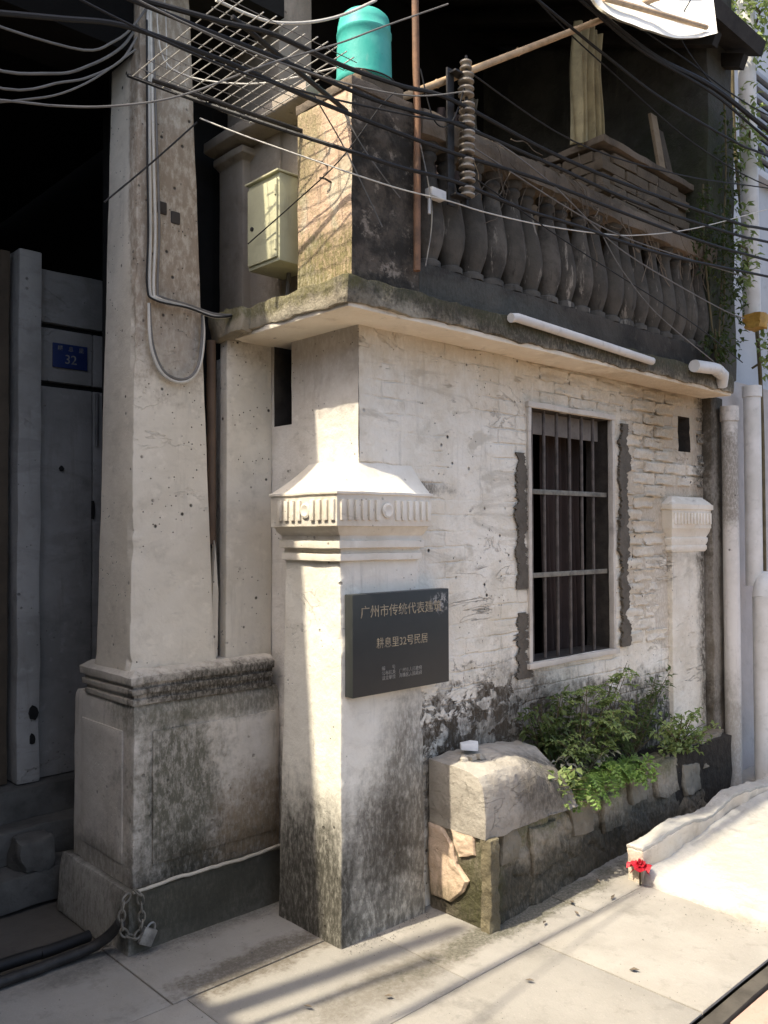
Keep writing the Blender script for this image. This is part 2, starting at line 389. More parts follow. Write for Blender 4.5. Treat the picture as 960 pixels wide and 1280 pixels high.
c = t.mix(c, (.25, .15, .07), t.ramp(t.noise(19, 6, .75, (1.4, 1.4, .5)), .70, .76, 0, .8)); c = t.mix(c, (.33, .31, .22), t.ramp(t.noise(9, 6, .7, (2, 2, .25)), .55, .72, 0, .6))
M_box = t.done(c, t.bump(t.noise(50, 3), .001), .5)
t = NT('teal_plastic'); c = t.mix((.045, .36, .29), (.10, .42, .35), t.ramp(t.noise(5, 5), .4, .7))
c = t.mix(c, (.30, .42, .36), t.ramp(t.noise(16, 6, .7, (1, 1, .25)), .60, .74, 0, .6)); c = t.mix(c, (.05, .10, .08), t.ramp(t.noise(22, 6, .75), .60, .70, 0, .7))
M_teal = t.done(c, t.bump(t.noise(60, 3), .001), .5)
M_porc = plain('brown_porcelain', (.30, .255, .195), .3, .45, 20, bumpd=.001, spec=.5)
M_cloth = plain('yellowed_cloth', (.46, .385, .22), .95, .3, 9, bumpd=.003)
M_drape = plain('brown_drape', (.050, .035, .030), .95, .35, 5, bumpd=.003)
M_wood = plain('pale_board', (.34, .25, .155), .8, .35, 8, bumpd=.003)
M_canvas = plain('white_canvas', (.78, .75, .66), .9, .10, 3, bumpd=.003)
M_blue = plain('blue_enamel', (.020, .035, .12), .35, .25, 9, bumpd=0, spec=.5)
M_white = plain('white_paint', (.72, .72, .70), .6, .1, 9, bumpd=0)
M_wframe = plaster('old_white_trim', (.60, .55, .47), (.47, .42, .35), (), scratch=.5, bumpd=.004)
M_soil = plain('dark_soil', (.040, .033, .024), .95, .5, 20, bumpd=.03, bsc=25)
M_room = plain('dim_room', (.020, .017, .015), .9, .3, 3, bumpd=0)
M_rwhite = plaster('white_cement_ramp', (.46, .44, .395), (.35, .33, .285), [((1.7, -.75, .05), (.5, .4, .2), .6, 1.0, 10, (.50, .46, .38), .35), ((1.36, -.6, .05), (.2, .28, .2), .5, .9, 12, (.58, .55, .48), .5)], bumpd=.014)
M_rim = plaster('crumbling_rim', (.66, .59, .48), (.50, .42, .32), (), scratch=.6, bumpd=.012)
M_red = plain('red_petal', (.58, .018, .035), .55, .3, 30, bumpd=.001)
M_stem = plain('green_brown_stem', (.13, .105, .055), .8, .4, 12, bumpd=.001)
M_neigh = plain('grey_white_render', (.50, .47, .44), .9, .15, 3, bumpd=.004, col2=(.42, .39, .36))
M_neigh2 = plain('pale_blue_render', (.52, .54, .56), .9, .12, 2, bumpd=.002)
M_dwall = plaster('shade_house_grey', (.24, .235, .225), (.16, .155, .148), (), streak=.5)
M_roof = plain('dark_roof_tile', (.045, .04, .036), .9, .4, 8)

def leafmat(name, a, b):
    t = NT(name)
    oi = t.n('ShaderNodeNewGeometry').outputs['Random Per Island']
    c = t.mix(a, b, oi); c = t.mix(c, (.14, .13, .03), t.ramp(t.noise(30, 2), .62, .72, 0, .5))
    t.put(t.b.inputs['Base Color'], c); t.b.inputs['Roughness'].default_value = .5
    tr = t.n('ShaderNodeBsdfTranslucent'); t.put(tr.inputs[0], t.mix(c, (.25, .36, .04), .35))
    mx = t.n('ShaderNodeMixShader'); mx.inputs[0].default_value = .3
    out = t.t.nodes['Material Output']
    t.t.links.new(t.b.outputs[0], mx.inputs[1]); t.t.links.new(tr.outputs[0], mx.inputs[2]); t.t.links.new(mx.outputs[0], out.inputs[0])
    return t.m
M_leafD = leafmat('dark_leaf', (.060, .090, .032), (.11, .145, .055))
M_leafM = leafmat('mid_leaf', (.15, .21, .065), (.27, .33, .13))
M_leafL = leafmat('fresh_fern', (.19, .31, .065), (.26, .38, .11))
M_leafG = leafmat('dusty_dry_leaf', (.20, .20, .16), (.28, .27, .22))

# ground materials
def slabmat(name, col, col2, dark_patches=True):
    t = NT(name)
    oi = t.n('ShaderNodeObjectInfo').outputs['Random']
    c = t.mix(col, col2, t.ramp(t.noise(2.3, 6, .6), .35, .68))
    c = t.mix(c, tuple(x * .78 for x in col2), t.math('MULTIPLY', oi, .55))
    c = t.mix(c, tuple(x * .62 for x in col2), t.ramp(t.noise(11, 6, .7), .55, .78, 0, .7))
    c = t.mix(c, tuple(min(1, x * 1.15) for x in col), t.ramp(t.noise(140, 2), .6, .75, 0, .35))
    c = t.mix(c, tuple(x * .55 for x in col2), t.math('MULTIPLY', t.ramp(t.noise(4.5, 7, .72, off=(4, 9, 1)), .54, .70), .55))
    c = t.mix(c, (.10, .085, .065), t.math('MULTIPLY', t.ramp(t.voro(38), .10, .04), t.ramp(t.noise(6, 2, off=(1, 1, 1)), .5, .58)))
    if dark_patches:  # ragged darker patches on the paving near column, pilaster and planter
        c = t.mix(c, (.115, .095, .07), t.math('MULTIPLY', t.blob((-.28, .13, 0), (.34, .10, .3), .35, .8, 7), .85))
        c = t.mix(c, (.13, .11, .08), t.math('MULTIPLY', t.blob((.02, -.30, 0), (.42, .09, .3), .5, 1.0, 6), .6))
        c = t.mix(c, (.075, .07, .045), t.math('MULTIPLY', t.blob((.8, -.30, 0), (.7, .07, .3), .5, 1.0, 9), .85))
        c = t.mix(c, (.10, .095, .08), t.math('MULTIPLY', t.blob((-.2, .55, 0), (.7, .12, .3), .5, .6, 7), .75))
    return t.done(c, t.bump(t.math('ADD', t.noise(24, 6), t.math('MULTIPLY', t.noise(160, 2), .3)), .004), .88)
M_paving = slabmat('granite_paving', (.375, .35, .305), (.30, .278, .238))
M_pink = slabmat('pink_paving', (.46, .31, .25), (.39, .26, .205), False)
M_bed = plain('joint_mortar', (.11, .092, .068), .95, .3, 9)
M_ground = plain('dusty_ground', (.12, .105, .085), .95, .3, 2, bumpd=.006)

# ================================================================== SETTING: ground and paving
g = MB(); g.box(-60, 60, -60, 60, -.3, -.035)
tag(build(g, 'ground', M_ground, None, smooth=False), kind='structure')
pav = thing('pavement', (0, 0, -.03), kind='structure')
b_ = MB().box(-3.2, 4.4, -1.13, .62, -.034, -.008); build(b_, 'paving_bed', M_bed, pav, smooth=False)
rows_ = [(.0935, .615, -.65, .93), (-.4805, .0895, .17, .77), (-1.13, -.4845, .56, .80)]
for (y0, y1, xo, L) in rows_:
    x = xo - 3 * L
    while x < 4.3:
        a, b2 = x + .002, min(x + L - .0025, 4.38)
        if b2 - a > .1 and a > -3.2:
            s = MB().sbox(a, b2, y0, y1, -.03, random.uniform(-.0025, .0015), .16)
            for v in s.v:
                v.z += noise.noise(v * 2.1) * .002 if v.z > -.02 else 0
            build(s, 'paving_slab', M_paving, pav, bevel=.0025, seg=2)
        x += L
kerb = MB().sbox(-3.2, 4.4, -1.19, -1.135, -.09, -.012, .2).rough(.003, 4)
tag(build(kerb, 'kerb', plain('kerb_shadow_dark', (.085, .075, .06), .9, .4, 9, bumpd=.004), None, bevel=.006), kind='structure')  # dark colour paints the shadow strip at the kerb's step down
pk = thing('road', (0, -2, -.05), kind='structure')
b_ = MB().box(-6, 8, -4.2, -1.195, -.045, -.036); build(b_, 'paving_bed', M_ground, pk, smooth=False)
for i in range(-3, 9):
    for j in range(3):
        x0 = i * .6 + (.3 if j % 2 else 0); y1 = -1.2 - j * .4
        s = MB().box(x0 + .003, x0 + .597, y1 - .396, y1, -.04, -.02 + random.uniform(-.001, .001))
        build(s, 'paving_slab', M_pink, pk, bevel=.004)

# ================================================================== THE OLD HOUSE
house = thing('old_house', (1.5, .3, 0), 'whitewashed brick corner house with barred window and dark balcony above', 'house')

def panel(o, U, V, N, W, H, st, holes, depth, amp, extra=None):
    """a wall skin divided finely, with openings whose reveals run inward"""
    mb = MB(); o = Vector(o); U = Vector(U); V = Vector(V); N = Vector(N)
    def cuts(L, crit):
        cr = sorted(set([0, L] + [c for c in crit if 0 < c < L])); out = [0]
        for a, b in zip(cr, cr[1:]):
            k = max(1, int(round((b - a) / st)))
            out += [a + (b - a) * t / k for t in range(1, k + 1)]
        return out
    us = cuts(W, [h[0] for h in holes] + [h[1] for h in holes]); vs_ = cuts(H, [h[2] for h in holes] + [h[3] for h in holes])
    idx = {}; mb.rev = []
    def P(i, j):
        if (i, j) not in idx:
            u, v = us[i], vs_[j]; p = o + U * u + V * v
            d = noise.noise(p * 2.3) * amp + noise.noise(p * 7 + Vector((3, 1, 2))) * amp * .5 + noise.noise(p * 19) * amp * .22
            if extra: d += extra(u, v)
            idx[i, j] = mb.add(p + N * d)
        return idx[i, j]
    inside = lambda u, v: any(h[0] < u < h[1] and h[2] < v < h[3] for h in holes)
    cells = set()
    for i in range(len(us) - 1):
        for j in range(len(vs_) - 1):
            if not inside((us[i] + us[i + 1]) / 2, (vs_[j] + vs_[j + 1]) / 2):
                cells.add((i, j)); mb.f.append((P(i, j), P(i + 1, j), P(i + 1, j + 1), P(i, j + 1)))
    for i in range(len(us) - 1):
        for j in range(len(vs_) - 1):
            if (i, j) in cells: continue
            for (di, dj, a, b) in ((-1, 0, (i, j), (i, j + 1)), (1, 0, (i + 1, j), (i + 1, j + 1)), (0, -1, (i, j), (i + 1, j)), (0, 1, (i, j + 1), (i + 1, j + 1))):
                if (i + di, j + dj) in cells:
                    A, B = P(*a), P(*b); C_ = mb.add(mb.v[A] - N * depth); D = mb.add(mb.v[B] - N * depth)
                    mb.rev.append(len(mb.f)); mb.f.append((A, B, D, C_))
    return mb
# street face
wall = build(panel((.12, .03, 0), (1, 0, 0), (0, 0, 1), (0, -1, 0), 2.98, 2.372, .028,
                   [(1.07, 1.80, .93, 2.14), (2.525, 2.66, 2.02, 2.23)], .16, .0075, lambda u, v: .0045 * noise.noise(Vector((u * 3.2, 1, v * 11))) + .003 * noise.noise(Vector((u * 6, 4, v * 26)))), 'wall', M_facade, house, recalc=False)
# side face towards the porch
wall2 = build(panel((.12, 1.05, 0), (0, -1, 0), (0, 0, 1), (-1, 0, 0), 1.02, 2.372, .028,
                    [(.465, .59, 2.01, 2.372)], .16, .005), 'side_wall', M_facade_left, house, recalc=False)
for o_ in (wall, wall2): o_.data.materials.append(M_rev)
# rooms behind the openings
def room(name, x0, x1, y0, y1, z0, z1, openface):
    m = MB().box(x0, x1, y0, y1, z0, z1); f = {'front': 2, 'left': 5}[openface]; del m.f[f]
    return build(m, name, M_room, house, smooth=False)
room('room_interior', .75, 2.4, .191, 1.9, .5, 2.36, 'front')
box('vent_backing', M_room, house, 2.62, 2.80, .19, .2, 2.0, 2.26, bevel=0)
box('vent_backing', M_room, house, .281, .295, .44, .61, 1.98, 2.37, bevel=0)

# bricks showing under the limewash
bmeshes = []
for k in range(5):
    m = MB().sbox(-.5, .5, -.5, .5, -.5, .5, .25)
    for v in m.v:
        d = noise.noise_vector(v * 2.3 + Vector((k * 7, 3, 1)))
        v.x += d.x * .035; v.z += d.z * .16; v.y += d.y * .35
        if abs(v.x) > .47: v.x *= .985 if abs(v.z) > .4 else 1.0
        if abs(v.z) > .4 and v.y < -.3: v.z *= .84
        if abs(v.x) > .45 and v.y < -.3: v.x *= .965
    me = mesh_of(m, 'brick', sharp=1.6); me.materials.append(M_fbrick); bmeshes.append(me)
def brick(x, z, Lx, proud):
    o = bpy.data.objects.new('brick', random.choice(bmeshes)); COL.objects.link(o); o.parent = wall
    o.scale = (Lx, .05, .063 + random.uniform(-.004, .004))
    o.location = Vector((x, .03 + .025 - proud, z)) - wloc(wall); o.rotation_euler = (random.uniform(-.03, .03), random.uniform(-.02, .02), random.uniform(-.006, .006))
for c in range(21):
    z = .965 + c * .0675; off = (c % 2) * .125
    x = 2.0 + off
    while x < 3.0:
        Lx = .229 + random.uniform(-.018, .006); hi = x + .246
        cx = x + Lx / 2
        ok = not (2.36 < cx < 3.04 and z < 1.80) and not (2.56 < cx < 2.86 and 1.97 < z < 2.28) and cx < 2.98 and z < 2.34
        if not ok and 2.36 < cx < 2.5 and z < 1.80 and cx - Lx / 2 < 2.30: Lx = .14; cx = x + .07; ok = True
        if ok and random.random() > .05: brick(cx, z, Lx, random.uniform(.004, .0135))
        x = hi
for c in range(3):
    z = 2.195 + c * .06
    x = 1.30 + (c % 2) * .12
    while x < 1.95:
        brick(x + .1, z, .225, random.uniform(.004, .008)); x += .245

# cement patches beside the window
def ragged(x0, x1, z0, z1, y, mat, name, jag=.02, thick=.007, n=170):
    pts = []
    for i in range(n + 1): pts.append((x0 + (noise.noise(Vector((z0 + i * .045, x0 * 9, 1))) + .6 * noise.noise(Vector((i * .17, x0 * 9, 3))) + .45 * noise.noise(Vector((i * .61, x0 * 9, 7)))) * jag * 1.2, z0 + (z1 - z0) * i / n))
    top = [(x1 + (noise.noise(Vector((z0 + i * .05, x1 * 7, 4))) + .6 * noise.noise(Vector((i * .19, x1 * 9, 3))) + .45 * noise.noise(Vector((i * .67, x1 * 9, 7)))) * jag * 1.2, z0 + (z1 - z0) * i / n) for i in range(n + 1)]
    ring = pts + top[::-1]
    return build(MB().poly([(a, y, b) for a, b in ring], (0, -thick, 0)), name, mat, house, recalc=True, sharp=.5)
ragged(1.10, 1.178, 1.28, 1.92, .028, M_cement, 'cement_patch', .03)
ragged(1.10, 1.185, .86, 1.17, .028, M_cement, 'cement_patch', .035)
ragged(1.975, 2.055, .93, 2.13, .024, M_cement, 'cement_patch', .035, .014)

# window
win = thing('window', (1.555, .05, .93)); win.parent = house; win.location = Vector((1.555, .05, .93)) - wloc(house)
fr = [(1.180, 1.204, .93, 2.14), (1.908, 1.930, .93, 2.14)]
for a, b, z0, z1 in fr: build(MB().sbox(a, b, .014, .045, z0, z1, .05).rough(.003, 9), 'frame', M_wframe, win, bevel=.003)
build(MB().sbox(1.175, 1.935, .010, .05, 2.141, 2.168, .05).rough(.003, 9), 'lintel_trim', M_wframe, win, bevel=.003)
build(MB().sbox(1.165, 1.945, .002, .09, .903, .929, .05).rough(.003, 9), 'sill', M_wframe, win, bevel=.003)
for x in (1.262, 1.364, 1.471, 1.581, 1.688, 1.792):
    build(MB().tube([(x, .062, .931), (x, .062, 2.14)], .0085, 8), 'bar', M_bar, win)
for z in (1.742, 1.338):
    box('bar', M_ironl, win, 1.206, 1.902, .049, .054, z - .012, z + .012, bevel=.001)
box('head_board', plain('faded_blind', (.24, .215, .19), .9, .3, 9), win, 1.207, 1.903, .10, .112, 2.03, 2.139)
def drape(x0, x1, y, z0, z1, k, amp, mat, name, parent):
    def fn(u, v): 
        a = amp * (.55 + .45 * (1 - v))
        return (x0 + (x1 - x0) * u + .01 * math.sin(v * 5 + u * 9), y + a * math.sin(u * k * 2 * math.pi + 1.5 * math.sin(v * 2)) + a * .4 * math.sin(u * k * 5.3), z0 + (z1 - z0) * v)
    m = MB().sheet(fn, 90, 10)
    n0 = len(m.v); m.v += [v + Vector((0, .004, 0)) for v in m.v]
    m.f += [tuple(i + n0 for i in f[::-1]) for f in m.f]
    return build(m, name, mat, parent, recalc=False, sharp=3)
drape(1.60, 1.93, .24, .75, 2.12, 6, .022, M_drape, 'curtain', win)

# corner pilaster
pil = thing('corner_pilaster', (.22, .18, 0)); pil.parent = house; pil.location = Vector((.22, .18, 0)) - wloc(house)
m = MB().loft([(-.02, -.008, -.006, .446, .385), (.7, 0, 0, .442, .366), (1.44, .004, .004, .42, .352)], 22, .016).rough(.0035, 6); chip(m, [(0, 0), (.442, 0)], (.2, .2))
build(m, 'shaft', M_pil, pil, bevel=.007, bang=1.0)
cap_rows = [(1.437, .004, .002, .42, .350), (1.440, -.014, -.014, .424, .352), (1.466, -.014, -.014, .424, .352), (1.468, .000, .000, .424, .352),
            (1.486, .000, .000, .426, .354), (1.489, -.026, -.024, .428, .354), (1.517, -.026, -.024, .428, .354), (1.519, -.012, -.012, .428, .354),
            (1.536, -.014, -.013, .428, .354), (1.550, -.034, -.030, .430, .356), (1.570, -.048, -.043, .432, .356), (1.572, -.063, -.055, .437, .360),
            (1.690, -.063, -.055, .437, .360), (1.693, -.070, -.062, .44, .364), (1.703, -.070, -.062, .44, .364), (1.705, -.058, -.050, .436, .360)]
for k in range(1, 11):
    u = k / 10
    cap_rows.append((1.705 + .012 * u + .125 * (.75 * u + .25 * u * u), -.058 + .186 * u, -.050 + .092 * u, .436 - .03 * u, .360 - .02 * u))
m = MB().loft(cap_rows, 12).rough(.0025, 9)
build(m, 'capital', M_cap, pil, bevel=.0015, bang=.9, sharp=.45)
# dentils of the frieze, a rosette in the middle of each face
n_l = 9
for i in range(n_l):
    y = -.034 + i * .0405
    if i == 4: build(MB().lathe([(.030, 0), (.030, -.006), (.022, -.009), (.008, -.004)], (-.064, y, 1.632), 14, 'x'), 'rosette', M_cap, pil)
    else: box('dentil', M_cap, pil, -.073, -.062, y - .0115, y + .0115, 1.594, 1.672, bevel=.003)
for i in range(14):
    x = -.040 + i * .0352
    if i in (6, 7):
        if i == 6: build(MB().lathe([(.030, 0), (.030, -.006), (.022, -.009), (.008, -.004)], (x + .019, -.056, 1.632), 14, 'y'), 'rosette', M_cap, pil)
    else: box('dentil', M_cap, pil, x - .0095, x + .0095, -.065, -.054, 1.594, 1.672, bevel=.003)
# far pilaster
pil2 = thing('far_pilaster', (2.7, .02, 0)); pil2.parent = house; pil2.location = Vector((2.7, .02, 0)) - wloc(house)
build(MB().loft([(0, 2.50, .0, 2.90, .06), (1.43, 2.505, .0, 2.895, .06)], 8, .05).rough(.003, 6), 'shaft', M_fbrick, pil2, bevel=.006)
rows2 = [(1.425, 2.50, -0.0018, 2.90, .06), (1.44, 2.485, -0.0090, 2.915, .06), (1.462, 2.485, -0.0090, 2.915, .06), (1.464, 2.495, -0.0045, 2.905, .06), (1.486, 2.48, -0.0117, 2.92, .06),
         (1.508, 2.478, -0.0126, 2.922, .06), (1.512, 2.49, -0.0072, 2.91, .06), (1.535, 2.472, -0.0153, 2.93, .06), (1.56, 2.462, -0.0225, 2.94, .06), (1.565, 2.458, -0.0270, 2.945, .06),
         (1.672, 2.458, -0.0270, 2.945, .06), (1.676, 2.445, -0.0338, 2.955, .06), (1.705, 2.445, -0.0338, 2.955, .06), (1.75, 2.52, .01, 2.89, .06)]
build(MB().loft(rows2, 8).rough(.0025, 9), 'capital', M_cap, pil2, bevel=.003)
for i in range(12): box('dentil', M_cap, pil2, 2.476 + i * .039, 2.498 + i * .039, -.035, -.0265, 1.588, 1.655, bevel=.003)
# damp corner post at the house's end
build(MB().loft([(0, 2.93, -.035, 3.10, .2), (2.372, 2.94, -.03, 3.10, .2)], 8, .05).rough(.008, 5), 'end_pier', 
      plaster('damp_end_pier', (.16, .135, .10), (.065, .054, .038), [((3, 0, 2.1), (.3, BIG, .5), .5, .6, 8, (.05, .042, .03), .8), ((2.98, 0, 1.2), (.05, BIG, .9), .5, .9, 9, (.34, .31, .26), .7)], streak=.7, bumpd=.012), house, bevel=.01)

# side pilaster and recess beside the column
build(MB().loft([(1.0, -.118, .60, .117, .655), (2.366, -.112, .60, .117, .655)], 6, .06).rough(.003, 5), 'side_pilaster', M_col, house, bevel=.006)
box('recess_back', M_shade, house, -.42, .104, 1.06, 1.12, .9, 3.7, bevel=0)
# balcony slab
slab = build(MB().sbox(-.10, 2.97, -.163, .60, 2.380, 2.476, .032).rough(.014, 9), 'balcony_slab', M_slab, house, bevel=.006)
build(MB().sbox(-.088, 2.955, -.150, .64, 2.362, 2.384, .06).rough(.0025, 5), 'soffit', M_soffit, house, bevel=.004)
build(MB().sbox(-.14, .02, .44, .70, 2.366, 2.470, .022).rough(.022, 9), 'broken_slab_end', M_slab, house, bevel=.004)
# balcony corner post
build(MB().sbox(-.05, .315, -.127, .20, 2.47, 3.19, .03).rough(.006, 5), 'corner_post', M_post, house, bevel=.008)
build(MB().sbox(-.055, .32, -.132, .205, 3.188, 3.225, .03).rough(.007, 8), 'post_cap', M_rail, house, bevel=.006)
for z in (2.86, 2.93, 3.0):
    y = -.0 - .012 * math.sin(z * 40)
    build(MB().tube([(-.045, y, z), (-.075, y + .008, z + .012), (-.082, y + .03, z + .02)], .004, 6), 'spike', M_iron, house)
# balustrade
build(MB().sbox(.30, 2.95, -.130, -.005, 2.470, 2.612, .04).rough(.008, 7), 'balustrade_kerb', M_base_rail, house, bevel=.008)
bal = [(.036, 0), (.050, .006), (.050, .03), (.037, .04), (.043, .06), (.058, .11), (.064, .16), (.062, .21), (.052, .28), (.039, .35), (.030, .41), (.027, .44), (.036, .452), (.036, .466), (.028, .475), (.044, .49), (.046, .512)]
bal = [(r * 1.13, h) for r, h in bal]
bm_ = mesh_of(MB().lathe(bal, (0, 0, 0), 14), 'baluster', sharp=1.0); bm_.materials.append(M_balus)
nb_ = 0
x = .405
while x < 2.75:
    o = bpy.data.objects.new('baluster', bm_); COL.objects.link(o); o.parent = house
    o.location = Vector((x, -.068, 2.610)) - wloc(house); o.rotation_euler = (random.uniform(-.03, .03), random.uniform(-.03, .03), random.random() * 6)
    x += .1345
build(MB().sbox(.31, 2.80, -.150, .015, 3.118, 3.215, .03).rough(.014, 7), 'top_rail', M_rail, house, bevel=.008)
# brick parapet box over the rail, brick by brick
par = thing('brick_parapet', (2.3, .3, 3.22)); par.parent = house; par.location = Vector((2.3, .3, 3.22)) - wloc(house)
build(MB().box(1.83, 2.74, .012, .60, 3.21, 3.565), 'mortar_core', M_rail, par, smooth=False)
pbm = []
for k in range(3):
    m = MB().sbox(-.5, .5, -.5, .5, -.5, .5, .5)
    for v in m.v: v += noise.noise_vector(v * 2 + Vector((k * 5, 0, 0))) * .05
    me = mesh_of(m, 'brick', bevel=.03); me.materials.append(M_brick); pbm.append(me)
for c in range(6):
    z = 3.24 + c * .060
    def put(cx, cy, sx, sy):
        o = bpy.data.objects.new('brick', random.choice(pbm)); COL.objects.link(o); o.parent = par
        o.scale = (sx, sy, .052); o.location = Vector((cx + random.uniform(-.004, .004), cy + random.uniform(-.004, .004), z)) - wloc(par); o.rotation_euler = (0, 0, random.uniform(-.02, .02))
    for i in range(4): 
        xx = 1.94 + i * .235 + (c % 2) * .11 - .03
        if xx < 2.72: put(xx, .012, .222, .05)
    for i in range(3): put(1.83, .12 + i * .2 + (c % 2) * .06 - .03, .05, .19)
build(MB().sbox(1.79, 2.76, -.03, .62, 3.585, 3.625, .06).rough(.008, 7), 'coping', M_rail, par, bevel=.006)
# upper storey: side wall, cornice, back wall and roof of the balcony
build(MB().sbox(.10, .28, .52, .93, 2.47, 4.6, .08).rough(.004, 4), 'upper_side_wall', M_upper, house, bevel=.008)
build(MB().sbox(.112, .16, .205, .52, 2.47, 3.32, .06).rough(.004, 4), 'upper_panel_wall', M_upper, house, bevel=.006)
build(MB().loft([(2.47, .06, .74, .13, .935), (3.22, .06, .74, .13, .935), (3.24, .03, .70, .13, .94), (3.27, .03, .70, .13, .94)], 3, .06).rough(.003, 5), 'upper_pilaster', M_upper, house, bevel=.006)
build(MB().loft([(3.285, .02, .205, .13, .95), (3.30, -.01, .195, .13, .96), (3.345, -.01, .195, .13, .96), (3.35, .03, .21, .13, .95)], 4).rough(.004, 5), 'cornice', M_upper, house, bevel=.004)
box('upper_back_wall', M_shade, house, .28, 4.0, 1.6, 1.75, 2.47, 5.4, bevel=0)
box('balcony_floor', M_shade, house, .29, 3.1, -.02, 1.6, 2.40, 2.474, bevel=0)
build(MB().poly([(.0, -.30, 4.42), (3.1, -.30, 4.42), (3.1, 1.9, 5.35), (.0, 1.9, 5.35)], (0, -.03, .08)), 'roof', M_roof, house, smooth=False)
for i in range(9):
    xx = .15 + i * .35
    build(MB().poly([(xx, -.26, 4.40), (xx + .06, -.26, 4.40), (xx + .06, 1.8, 5.27), (xx, 1.8, 5.27)], (0, .03, -.07)), 'rafter', M_dark, house, smooth=False)
build(MB().sbox(2.76, 3.10, -.12, 1.7, 2.47, 5.0, .1).rough(.012, 4), 'upper_end_wall',
      plaster('mossy_end_wall', (.075, .07, .058), (.035, .034, .027), [((2.8, 0, 3.3), (.3, .5, .8), .5, .8, 6, (.035, .042, .018), .7)], streak=.6, bumpd=.014), house, bevel=.01)

# ================================================================== PORCH COLUMN
col = thing('porch_column', (-.37, .75, 0), 'tall tapering cream plaster column on a mouldy square pedestal', 'column')
build(chip(MB().loft([(1.020, -.562, .578, -.176, .880), (1.055, -.556, .583, -.183, .872), (2.2, -.541, .585, -.235, .848), (3.76, -.520, .586, -.305, .815)], 18, .02).rough(.0028, 4), [(-.55, .585), (-.53, .585)], (-.37, .7), .02, .012), 'shaft', M_col, col, bevel=.008)
def ring(z, p): return (z, -.552 - p * .55, .552 - p * .55, .075, .945 + p * .55)
build(MB().loft([ring(.893, .004), ring(.896, .022), ring(.916, .026), ring(.919, .010), ring(.934, .012), ring(.937, .036), ring(.958, .042), ring(.961, .020), ring(.974, .022), ring(.977, .050),
                 ring(1.006, .054), ring(1.010, .040), ring(1.022, .012), ring(1.030, -.012)], 16).rough(.0035, 9),
      'moulding', M_mould, col, bevel=.0015)
build(chip(MB().loft([(.20, -.562, .546, .118, 1.075), (.86, -.558, .548, .118, 1.07), (.88, -.556, .552, .118, 1.068), (.897, -.550, .558, .118, 1.06)], 22, .016).rough(.0035, 6), [(-.56, .547)], (-.2, .8), .014, .02), 'dado', M_dado, col, bevel=.008)
for args in ((-.482, .095, .5385, .5465, .285, .79),):
    build(MB().sbox(*args, .05).rough(.002, 8), 'panel', M_dado, col, bevel=.003)
build(MB().sbox(-.5655, -.558, .63, .99, .285, .79, .05).rough(.002, 8), 'panel', M_dado, col, bevel=.003)
build(MB().loft([(-.03, -.612, .490, .118, 1.13), (.15, -.600, .500, .118, 1.12), (.215, -.592, .508, .118, 1.11)], 14, .03).rough(.008, 6), 'plinth', M_plinth, col, bevel=.012)
build(MB().tube(smoothpts([(-.585, .499, .223), (-.35, .502, .226), (-.1, .500, .222), (.114, .502, .228)], 10), .0065, 7).rough(.004, 14), 'worn_edge', M_chip, col)
for (x, z) in ((-.425, 2.835), (-.366, 2.81)):
    box('wall_plug', plain('dark_plug', (.06, .052, .045), .9), col, x - .02, x + .02, .579, .592, z - .025, z + .025, bevel=.006)

# ================================================================== ENTRANCE behind the column
ent = thing('entrance_porch', (-.6, 1.6, 0), 'dim grey stone entrance recess with dark upper void behind column', 'porch')
stone = [(-.505, -.245, .40, 2.25), (-.24, .12, .40, 2.25), (-.505, -.245, 2.275, 2.53), (-.24, .12, 2.275, 2.53), (-.505, -.19, 2.555, 2.81), (-.185, .12, 2.555, 2.79)]
for a, b2, z0, z1 in stone: build(MB().sbox(a, b2, 1.60, 1.72, z0, z1, .08).rough(.003, 5), 'stone_block', M_pgrey, ent, bevel=.008)
box('wall_core', M_shade, ent, -.50, .12, 1.63, 1.8, .0, 2.78, bevel=0)
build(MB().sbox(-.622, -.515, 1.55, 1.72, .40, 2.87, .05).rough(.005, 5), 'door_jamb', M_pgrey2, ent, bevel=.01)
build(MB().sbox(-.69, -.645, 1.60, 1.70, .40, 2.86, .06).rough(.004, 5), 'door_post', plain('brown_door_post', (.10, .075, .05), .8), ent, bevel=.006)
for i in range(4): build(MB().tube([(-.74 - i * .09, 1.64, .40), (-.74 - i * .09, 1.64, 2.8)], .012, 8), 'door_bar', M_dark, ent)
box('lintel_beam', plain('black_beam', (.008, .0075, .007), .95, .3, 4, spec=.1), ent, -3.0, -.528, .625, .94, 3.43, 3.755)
box('back_wall', M_shade, ent, -3.0, .1, 4.0, 4.2, 0, 3.8, bevel=0)
box('end_wall', M_shade, ent, -3.2, -3.001, .62, 4.2, 0, 3.8, bevel=0)
box('inner_wall', M_shade, ent, .105, .28, 1.06, 4.0, 0, 3.90, bevel=0)
box('porch_roof', M_shade, ent, -3.2, .09, .47, 4.2, 3.76, 3.86, bevel=0)
box('doorstep', M_step, ent, -2.99, .12, 1.50, 3.9, 0, .395)
build(MB().tube([(-.225, 1.592, 2.24), (-.225, 1.592, 1.98)], .008, 6), 'conduit', M_wireg, ent)
for (x, z, sx, sz) in ((-.545, .72, .022, .04), (-.55, .60, .014, .03), (-.24, 1.66, .008, .05), (-.40, 1.86, .012, .014)):
    y = 1.543 if x < -.5 else 1.59
    build(MB().poly([(x + sx * math.cos(a) * random.uniform(.75, 1.1), y, z + sz * math.sin(a) * random.uniform(.75, 1.1)) for a in [k * math.pi / 5 for k in range(10)]], (0, .03, 0)), 'dark_hole', M_shade, ent)
st = thing('entrance_steps', (-1.0, 1.35, 0), 'worn dark stone steps leading up to the dim entrance', 'steps')
